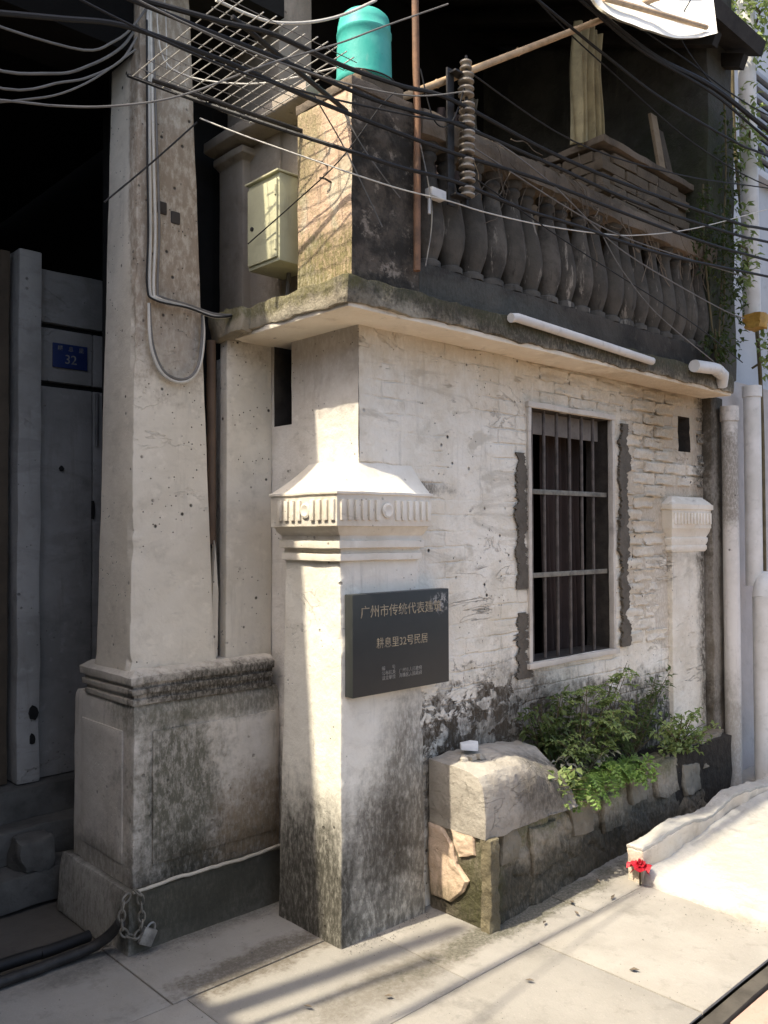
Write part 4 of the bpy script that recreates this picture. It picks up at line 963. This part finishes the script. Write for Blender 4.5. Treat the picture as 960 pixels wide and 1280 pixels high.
# ================================================================== PLANTS
def leaf(mb, p, d, up, L, W, fold=.25, droop=.25):
    d = d.normalized(); s_ = d.cross(up)
    s_ = s_.normalized() if s_.length > 1e-5 else Vector((1, 0, 0)); n_ = s_.cross(d)
    a = mb.add(p); b = mb.add(p + d * L * .45 + s_ * W * .5 + n_ * W * fold); c = mb.add(p + d * L - n_ * L * droop); e = mb.add(p + d * L * .45 - s_ * W * .5 + n_ * W * fold)
    m_ = mb.add(p + d * L * .5 - n_ * L * droop * .2)
    mb.f += [(a, b, m_), (b, c, m_), (c, e, m_), (e, a, m_)]
def rv(s=1): return Vector((random.uniform(-s, s), random.uniform(-s, s), random.uniform(-s, s)))
def plant(name, base, stems, mat, label, L=.05, W=.028, per=14, pinnate=False, group=None, rad=.004, leafup=.2, branch=3):
    th = thing(name, base, label, 'plant', group)
    st_ = MB(); lf = MB()
    for (tip, bend) in stems:
        b0 = Vector(base) + Vector((random.uniform(-.03, .03), random.uniform(-.02, .02), 0)); t_ = Vector(tip); mid = (b0 + t_) / 2 + Vector(bend)
        pts = [b0 * (1 - u) ** 2 + mid * 2 * u * (1 - u) + t_ * u * u for u in [k / 10 for k in range(11)]]
        st_.tube(pts, [rad * (1 - .07 * k) for k in range(11)], 5)
        for q in range(per):
            u = .25 + .75 * (q + random.random() * .6) / per; k = min(9, int(u * 10)); p = pts[k].lerp(pts[k + 1], u * 10 - k) if k < 10 else pts[10]
            d = (pts[k + 1] - pts[k]).normalized(); out = (rv() - d * .1); out.z = out.z * .5 + leafup; out = out.normalized()
            if pinnate:
                tl = L * random.uniform(1.6, 2.6); tw = [p + out * tl * s + Vector((0, 0, -.35 * tl * s * s)) for s in (0, .33, .66, 1)]
                st_.tube(tw, .0012, 4)
                nl = 6
                for i in range(nl):
                    s = (i + 1) / nl; pp = p + out * tl * s + Vector((0, 0, -.35 * tl * s * s)); side = out.cross(Vector((0, 0, 1))).normalized()
                    for sg in (-1, 1): leaf(lf, pp, (side * sg + out * .5 + rv(.25)), Vector((0, 0, 1)) + rv(.4), L * random.uniform(.6, 1), W * random.uniform(.7, 1.1))
                leaf(lf, p + out * tl + Vector((0, 0, -.35 * tl)), out, Vector((0, 0, 1)), L, W)
            else:
                for i in range(branch):
                    pp = p + out * random.uniform(.0, L * .9) + rv(.012)
                    leaf(lf, pp, out + rv(.8), Vector((0, 0, 1)) + rv(.5), L * random.uniform(.55, 1.15), W * random.uniform(.6, 1.15))
    build(st_, 'stem', M_stem, th); f_ = build(lf, 'foliage', mat, th, recalc=False, smooth=False)
    return th
def fern(name, base, fronds, mat, label, group=None, pl=.05):
    th = thing(name, base, label, 'fern', group); st_ = MB(); lf = MB()
    for (dx, dy, L, arch) in fronds:
        d = Vector((dx, dy, 0)).normalized(); b0 = Vector(base); pts = []
        for k in range(13):
            u = k / 12; pts.append(b0 + d * L * u + Vector((0, 0, arch * math.sin(u * 2.2) - .55 * L * u * u)))
        st_.tube(pts, .0018, 4)
        for k in range(1, 13):
            w_ = pl * math.sin(min(1, (k + 1.5) / 7) * 1.57) * (1 - ((k - 4) / 9) ** 2 * .8 if k > 4 else 1)
            t_ = (pts[min(12, k + 1)] - pts[k - 1]).normalized(); side = t_.cross(Vector((0, 0, 1))).normalized()
            for sg in (-1, 1):
                pd = (side * sg + t_ * .45 + rv(.08) + Vector((0, 0, .12))).normalized()
                for i in range(4):
                    q = pts[k] + pd * w_ * i / 4
                    for s2 in (-1, 1): leaf(lf, q, pd * .6 + t_ * s2 * .8, Vector((0, 0, 1)), .017 * (1.2 - i * .18), .010, .1, .1)
                leaf(lf, pts[k] + pd * w_ * .9, pd, Vector((0, 0, 1)), .018, .009, .1, .1)
    build(st_, 'stem', M_stem, th); build(lf, 'foliage', mat, th, recalc=False, smooth=False)
    return th
random.seed(21)
def tips(c, r, n, bz=.03): return [((c[0] + random.uniform(-r[0], r[0]), c[1] + random.uniform(-r[1], r[1]), c[2] + random.uniform(-r[2], r[2])), (random.uniform(-.04, .04), random.uniform(-.03, .03), bz)) for _ in range(n)]
plant('leafy_shrub', (1.42, -.10, .34), tips((1.56, -.16, .80), (.20, .07, .11), 11) + [((1.15, -.16, .60), (0, 0, .08)), ((1.28, -.16, .57), (0, 0, .05)), ((1.72, -.2, .66), (0, 0, .05))], M_leafM, 'tallest light green shrub with small paired leaves in planter', L=.034, W=.021, per=10, pinnate=True)
plant('dark_bush', (1.28, -.03, .34), tips((1.25, -.06, .66), (.24, .03, .14), 17), M_leafD, 'dark low bush against the wall left of tallest shrub', L=.045, W=.022, per=14)
plant('dark_bush', (1.98, -.03, .34), tips((2.06, -.06, .62), (.36, .05, .15), 14), M_leafD, 'wide dark bush against the wall right of tallest shrub', L=.04, W=.018, per=16)
plant('leafy_clump', (2.33, -.10, .34), tips((2.25, -.20, .47), (.36, .07, .11), 26), M_leafM, 'bright round leaved clump at the right end of planter', L=.034, W=.028, per=10, branch=2)
plant('trailing_weed', (1.05, -.12, .34), tips((1.05, -.28, .42), (.18, .05, .09), 18), M_leafM, 'green trailing weed spilling over beside the concrete block', L=.042, W=.028, per=9, branch=2)
plant('dry_weed', (1.33, -.12, .34), tips((1.34, -.16, .47), (.25, .06, .06), 10), M_leafG, 'dusty grey dead weed in the middle of planter', L=.05, W=.022, per=7, branch=2)
def fr(n, L, ang0, ang1): return [(math.cos(a), math.sin(a), L * random.uniform(.75, 1.1), random.uniform(.04, .10)) for a in [ang0 + (ang1 - ang0) * (k + .5 * random.random()) / n for k in range(n)]]
fern('fern', (1.28, -.17, .36), fr(8, .15, R(185), R(350)), M_leafL, 'fresh green fern hanging over planter front, nearer one')
fern('fern', (1.66, -.15, .37), fr(9, .16, R(190), R(360)), M_leafL, 'fresh green fern hanging over planter front, farther one')
plant('trailing_weed', (1.60, -.16, .35), tips((1.62, -.27, .38), (.30, .05, .07), 16), M_leafL, 'yellow green trailing weed along the middle of planter front', L=.034, W=.022, per=9, branch=2)
fern('fern', (1.48, -.13, .38), fr(9, .17, R(180), R(360)), M_leafL, 'fresh green fern between the two hanging ferns', pl=.045)

# climbing plant on the neighbour's pipe
cl = thing('climbing_plant', (3.72, .15, 0), 'climbing plant with glossy leaves around the high wall pipe', 'plant')
sm = MB(); sm.tube(smoothpts([(3.72, .0, -.03), (3.75, .0, 1.5), (3.70, -.0, 2.8), (3.72, .15, 4.2), (3.60, .1, 5.4)], 6), .014, 6); lf = MB()
random.seed(5)
for (c, r, n) in (((3.45, -.12, 4.95), (.34, .14, .40), 520), ((3.72, -.10, 2.75), (.22, .10, .22), 170), ((3.3, -.12, 4.1), (.18, .1, .3), 130), ((3.15, -.16, 3.3), (.14, .06, .35), 110)):
    for _ in range(n):
        v = rv(); 
        while v.length > 1: v = rv()
        p = Vector(c) + Vector((v.x * r[0], v.y * r[1], v.z * r[2])); leaf(lf, p, rv() + Vector((0, -.4, -.3)), Vector((0, 0, 1)) + rv(.6), random.uniform(.035, .065), random.uniform(.02, .036))
    sm.tube([(3.71, .05, c[2] - .1), tuple(Vector(c) + Vector((r[0] * .2, 0, 0))), tuple(Vector(c) - Vector((r[0] * .5, 0, 0)))], .008, 5)
build(sm, 'stem', M_stem, cl); build(lf, 'foliage', M_leafM, cl, recalc=False, smooth=False)
tag(build(MB().sbox(3.41, 3.53, -.14, -.03, 2.86, 2.95, .02).rough(.018, 14), 'tape_bundle', plain('ochre_tape', (.50, .29, .06), .6, .4, 18), None), 'ochre tape bundle wrapped round the high wall pipe', 'tape')

# ================================================================== WHITE RAMP with rim, red flower
ramp = thing('cement_ramp', (2.6, -.8, 0), 'sunlit white cement ramp with crumbling rim beside planter', 'ramp')
m = MB(); nx, ny = 150, 60; gi = {}
for i in range(nx + 1):
    for j in range(ny + 1):
        u, v = i / nx, j / ny; y = -.44 - .68 * v
        xe = 1.285 + .05 * (1 - v) + .018 * noise.noise(Vector((y * 9, 2, 0))) + .01 * noise.noise(Vector((y * 31, 2, 0)))
        x = xe + (4.4 - xe) * u ** 1.5; d = x - xe
        z = .006 + .034 * min(1, d / .03) ** .5 + .055 * min(1, d / 1.2) + .008 * noise.noise(Vector((x * 5, y * 5, 0))) + .012 * abs(noise.noise(Vector((x * 9, y * 9, 2)))) + .007 * abs(noise.noise(Vector((x * 21, y * 21, 5)))) + .02 * max(0, 1 - v * 7)
        gi[i, j] = m.add((x, y, z))
for i in range(nx):
    for j in range(ny): m.f.append((gi[i, j], gi[i + 1, j], gi[i + 1, j + 1], gi[i, j + 1]))
edge = [gi[i, ny] for i in range(nx + 1)]; lo = [m.add((m.v[e].x, m.v[e].y, -.02)) for e in edge]
for i in range(nx): m.f.append((edge[i], edge[i + 1], lo[i + 1], lo[i]))
edge = [gi[0, j] for j in range(ny + 1)]; lo = [m.add((m.v[e].x - .004, m.v[e].y, -.02)) for e in edge]
for j in range(ny): m.f.append((edge[j], edge[j + 1], lo[j + 1], lo[j]))
build(m, 'ramp_surface', M_rwhite, ramp, recalc=False)
m = MB().sbox(1.335, 4.4, -.455, -.375, -.02, .145, .025)
for v in m.v:
    v.y += .02 * math.sin(v.x * 3.1) + .012 * noise.noise(v * 5); v.z += (.03 * noise.noise(Vector((v.x * 2.7, 0, 4))) if v.z > .1 else 0)
m.rough(.009, 13)
build(m, 'rim', M_rim, ramp, bevel=.005)
m = MB().sbox(1.34, 4.4, -.452, -.372, .15, .166, .025)
for v in m.v:
    v.y += .02 * math.sin(v.x * 3.1) + .012 * noise.noise(v * 5); v.z += .03 * noise.noise(Vector((v.x * 2.7, 0, 4))) - .006
m.rough(.008, 13)
build(m, 'rim_top', M_rwhite, ramp, bevel=.004)
fl = thing('red_flower', (1.30, -.47, .03), 'crumpled red flower at the near corner of the white ramp', 'flower')
random.seed(9)
for k in range(13):
    a = k * 2.4; rr_ = .005 + .0020 * k; c = Vector((1.315, -.470, .105))
    def fn(u, v, a=a, rr_=rr_, k=k):
        w_ = (u - .5) * (2.2 - .06 * k); fl_ = .55 + .10 * k; r2 = rr_ * (.4 + fl_ * v); lift = .045 - .0035 * k
        return c + Vector((math.cos(a + w_) * r2, math.sin(a + w_) * r2, -.02 + lift * v * (1.6 - v) - .02 * (2 * abs(u - .5)) ** 3 * v + .006 * math.sin(u * 11 + k) * v))
    m = MB().sheet(fn, 10, 6); n0 = len(m.v); m.v += [v + (v - c) * .05 for v in m.v]; m.f += [tuple(i + n0 for i in f[::-1]) for f in m.f]
    build(m, 'petal', M_red, fl, recalc=False, sharp=2)
build(MB().tube([(1.315, -.470, .0), (1.315, -.470, .09)], .005, 6), 'stem', M_stem, fl)

# ================================================================== chain, padlock and bars at the column foot
ch = thing('lock_chain', (-.6, .49, .08), 'rusty chain looped round the corner of the column plinth', 'chain')
def link(p, d, r=.012, L=.020, th_=.0042):
    d = Vector(d).normalized(); a = d.cross(Vector((.3, .9, .2))).normalized()
    if link.k % 2: a = d.cross(a)
    link.k += 1
    pts = [Vector(p) + d * (math.cos(t) * L) + a * (math.sin(t) * r) for t in [k * math.pi / 6 for k in range(13)]]
    build(MB().tube(pts, th_, 6, cap=False), 'link', M_ironl, ch)
link.k = 0
path = smoothpts([(-.595, .482, .235), (-.632, .478, .205), (-.640, .475, .15), (-.632, .472, .10), (-.590, .468, .075), (-.565, .474, .10), (-.562, .476, .16), (-.570, .48, .22), (-.60, .482, .238)], 24)
acc = 0; last = path[0]
for i in range(1, len(path)):
    acc += (path[i] - path[i - 1]).length
    if acc > .030: link(path[i], path[i] - path[i - 1]); acc = 0
pdl = thing('padlock', (-.545, .46, .03), 'dull steel padlock hanging from the chain at column foot', 'padlock')
m = MB().box(-.028, .028, -.009, .009, -.03, .03)
rot = Matrix.Rotation(R(28), 3, 'Y')
for v in m.v: v[:] = rot @ v + Vector((-.545, .462, .062))
build(m, 'body', M_steel, pdl, bevel=.004)
build(MB().tube([rot @ Vector((.016 * math.cos(a), 0, .028 + .022 * math.sin(a))) + Vector((-.545, .462, .062)) for a in [k * math.pi / 10 for k in range(11)]], .004, 6), 'shackle', M_steel, pdl)
tag(build(MB().tube(smoothpts([(-2.2, .60, .02), (-1.03, .585, .022), (-.86, .59, .022), (-.72, .585, .03), (-.655, .55, .07), (-.632, .50, .13)], 6), .020, 10), 'ground_bar', M_iron, None), 'dark iron bar on the ground bending up to the chain', 'bar')
tag(build(MB().tube(smoothpts([(-2.2, .72, .02), (-.99, .70, .022), (-.83, .69, .022), (-.66, .70, .022)], 6), .022, 10), 'ground_pipe', M_wire, None), 'black pipe on the ground along the entrance', 'pipe')

# unseen poles added left of the frame so their shadows streak the paving
up_ = thing('shadow_pole', (-2.55, .235, -.03), 'unseen pole added left of the column to streak paving with shadow', 'pole')
build(MB().tube([(-2.55, .235, -.03), (-2.55, .235, 4.45)], [.05, .042], 14), 'shaft', M_conc, up_)
build(MB().tube([(-2.55, .235, 4.44), (-2.55, .235, 4.5)], .03, 8), 'cap', M_iron, up_)
tag(build(MB().tube([(-2.2, .05, -.03), (-2.2, .05, 3.6)], .019, 10), 'shadow_post', M_pvc, None), 'unseen slim post added beside the pole for another shadow streak', 'post')
lh = thing('shade_house', (-5, 1, 0), 'unseen low house added up the alley to shade column and ground', 'house')  # out of view, added to block sky and sun from the left
box('wall', M_dwall, lh, -7, -2.85, -4.2, .612, -.03, 3.30)
box('eave', M_roof, lh, -7.2, -2.80, -4.3, .614, 3.302, 3.37)

# dry vine tangled along the balcony rail, dark creeper at its far end
dv = thing('dry_vine', (1.5, -.1, 3.15), 'tangle of dry brown twigs along the balcony rail', 'vine')
random.seed(31); m = MB()
for k in range(60):
    x = random.uniform(.55, 2.6); p = Vector((x, random.uniform(-.17, -.12), random.uniform(3.06, 3.26))); pts = [p]
    d = Vector((random.uniform(-.6, 1.2), random.uniform(-.25, .1), random.uniform(-.9, .25))).normalized()
    for q in range(5):
        d = (d + rv(.5) + Vector((0, 0, -.12))).normalized(); d.y *= .5; p = p + d * random.uniform(.03, .07); p.y = min(p.y, -.13); pts.append(p)
    m.tube(smoothpts(pts, 3), random.uniform(.0014, .0032), 4)
build(m, 'stem', M_rail, dv)
bc = thing('balcony_creeper', (2.6, -.15, 2.5), 'dark leafy creeper covering the far end of balcony', 'plant')
m = MB(); sm = MB()
for (c, r, n) in (((2.62, -.20, 3.25), (.24, .07, .28), 200), ((2.86, -.20, 3.0), (.17, .06, .42), 200), ((2.9, -.18, 3.75), (.15, .06, .36), 140), ((2.75, -.18, 2.62), (.24, .05, .10), 110)):
    for _ in range(n):
        v = rv()
        while v.length > 1: v = rv()
        leaf(m, Vector(c) + Vector((v.x * r[0], v.y * r[1], v.z * r[2])), rv() + Vector((0, -.4, -.5)), Vector((0, -.3, 1)) + rv(.6), random.uniform(.03, .055), random.uniform(.016, .03))
    sm.tube(smoothpts([(2.8, -.14, 2.48), (c[0], -.16, c[2] - .1), (c[0] - .05, -.18, c[2] + r[2])], 5), .006, 5)
build(sm, 'stem', M_stem, bc); build(m, 'foliage', leafmat('sooty_leaf', (.022, .030, .013), (.042, .055, .022)), bc, recalc=False, smooth=False)

EXTRA = [([(.5, -.2, 3.42), (1.2, -.24, 3.33), (2.1, -.28, 3.42), (3.1, -.3, 3.62), (4.5, -.33, 3.9)], .0035, M_wire, 'thin black wire leaving the very top insulator to the right'),
 ([(.5, -.2, 3.12), (1.4, -.24, 2.99), (2.2, -.27, 3.0), (2.9, -.28, 3.04)], .003, M_wireg, 'thin grey wire crossing middle of the balusters almost level'),
 ([(.5, -.2, 3.0), (1.2, -.23, 2.85), (2.2, -.26, 2.68), (2.85, -.27, 2.53)], .003, M_wire, 'thin black wire sloping down across the balusters to slab end'),
 ([(-2.2, -.4, 3.05), (-1.3, -.3, 2.97), (-.6, -.25, 2.98), (.1, -.22, 3.10), (.5, -.2, 3.2)], .0035, M_wire, 'thin black wire sagging below thick cables left of insulator rack'),
 ([(-2.2, -.36, 3.2), (-1.2, -.28, 3.06), (-.5, -.24, 3.07), (.1, -.22, 3.17), (.5, -.2, 3.33)], .003, M_wireg, 'thin grey wire among the thick cables under drying rack'),
 ([(-.46, .57, 3.62), (-.44, .50, 3.36), (-.28, .2, 3.235), (-.14, -.15, 3.21)], .003, M_wirew, 'thin pale wire from column top to the drying rack'),
 ([(-.43, .57, 3.74), (-.425, .555, 3.55), (-.42, .56, 3.38)], .0025, M_wirew, 'short pale wire end dangling on the column top'),
 ([(.27, -.168, 3.35), (.33, -.185, 3.16), (.42, -.195, 3.18), (.5, -.2, 3.36)], .003, M_wire, 'slack black wire between rusty pole and insulators'),
 ([(.27, -.168, 3.05), (.32, -.18, 2.8), (.29, -.172, 2.58)], .0025, M_wireg, 'loose grey wire end hanging beside the rusty pole'),
 ([(.4, -.22, 4.1), (.9, -.25, 3.86), (1.5, -.3, 3.70), (2.2, -.32, 3.60), (3.1, -.33, 3.62), (4.5, -.36, 3.8)], .0035, M_wire, 'thin black wire sagging across the hanging pleated cloth'),
 ([(.7, -.3, 4.3), (1.3, -.36, 3.98), (2.0, -.40, 3.93), (2.8, -.44, 3.92), (4.2, -.5, 4.1)], .004, M_wire, 'thin black wire just above the thickest bundle at upper right')]
for pts, r, mt, lab in EXTRA:
    tag(build(MB().tube(smoothpts(pts, 6), r, 6), 'overhead_cable', mt, None), lab, 'cable', 'overhead cables')
random.seed(77)
for (x, y) in ((.30, -.62), (-.12, -.36), (.72, -.40), (.95, -.36), (1.08, -.47), (.62, -.83), (1.2, -.34), (-.35, -.22), (.86, -.46)):
    m = MB(); a = random.random() * 6.3; d = Vector((math.cos(a), math.sin(a), .12)); leaf(m, Vector((x, y, .006)), d, Vector((0, 0, 1)), random.uniform(.028, .045), random.uniform(.012, .022), .22, -.06)
    n0 = len(m.v); m.v += [v + Vector((0, 0, .0012)) for v in m.v]; m.f += [tuple(i + n0 for i in f[::-1]) for f in m.f]
    tag(build(m, 'fallen_leaf', M_rail, None, recalc=False), 'small dry brown leaf fallen on the sunlit paving', 'leaf', 'fallen leaves on the paving')

# grit gathered along the foot of the walls: nobody could count it
random.seed(101); m = MB()
def grit(x, y, z, r):
    o_ = [rv(1).normalized() * r * random.uniform(.6, 1.1) for _ in range(4)]; i0 = len(m.v)
    for q in o_: m.add(Vector((x, y, z + r * .35)) + Vector((q.x, q.y, q.z * .6)))
    m.f.extend([(i0, i0 + 1, i0 + 2), (i0, i0 + 2, i0 + 3), (i0, i0 + 3, i0 + 1), (i0 + 1, i0 + 3, i0 + 2)])
for _ in range(900):
    k = random.random()
    if k < .3: x = random.uniform(.5, 1.7); y = pfront(x) - .03 - abs(random.gauss(0, .06))
    elif k < .5: x = random.uniform(-.03, .46); y = -.01 - abs(random.gauss(0, .04))
    elif k < .65: x = random.uniform(-.6, .1); y = .48 - abs(random.gauss(0, .05))
    elif k < .75: x = 1.26 - abs(random.gauss(0, .05)); y = random.uniform(-1.1, -.45)
    else: x = random.uniform(-1.2, 1.3); y = random.uniform(-1.1, .4)
    grit(x, y, .002, random.uniform(.0015, .005))
tag(build(m, 'grit', M_step, None, smooth=False), 'fine grit and crumbs strewn over the paving', 'grit', kind='stuff')
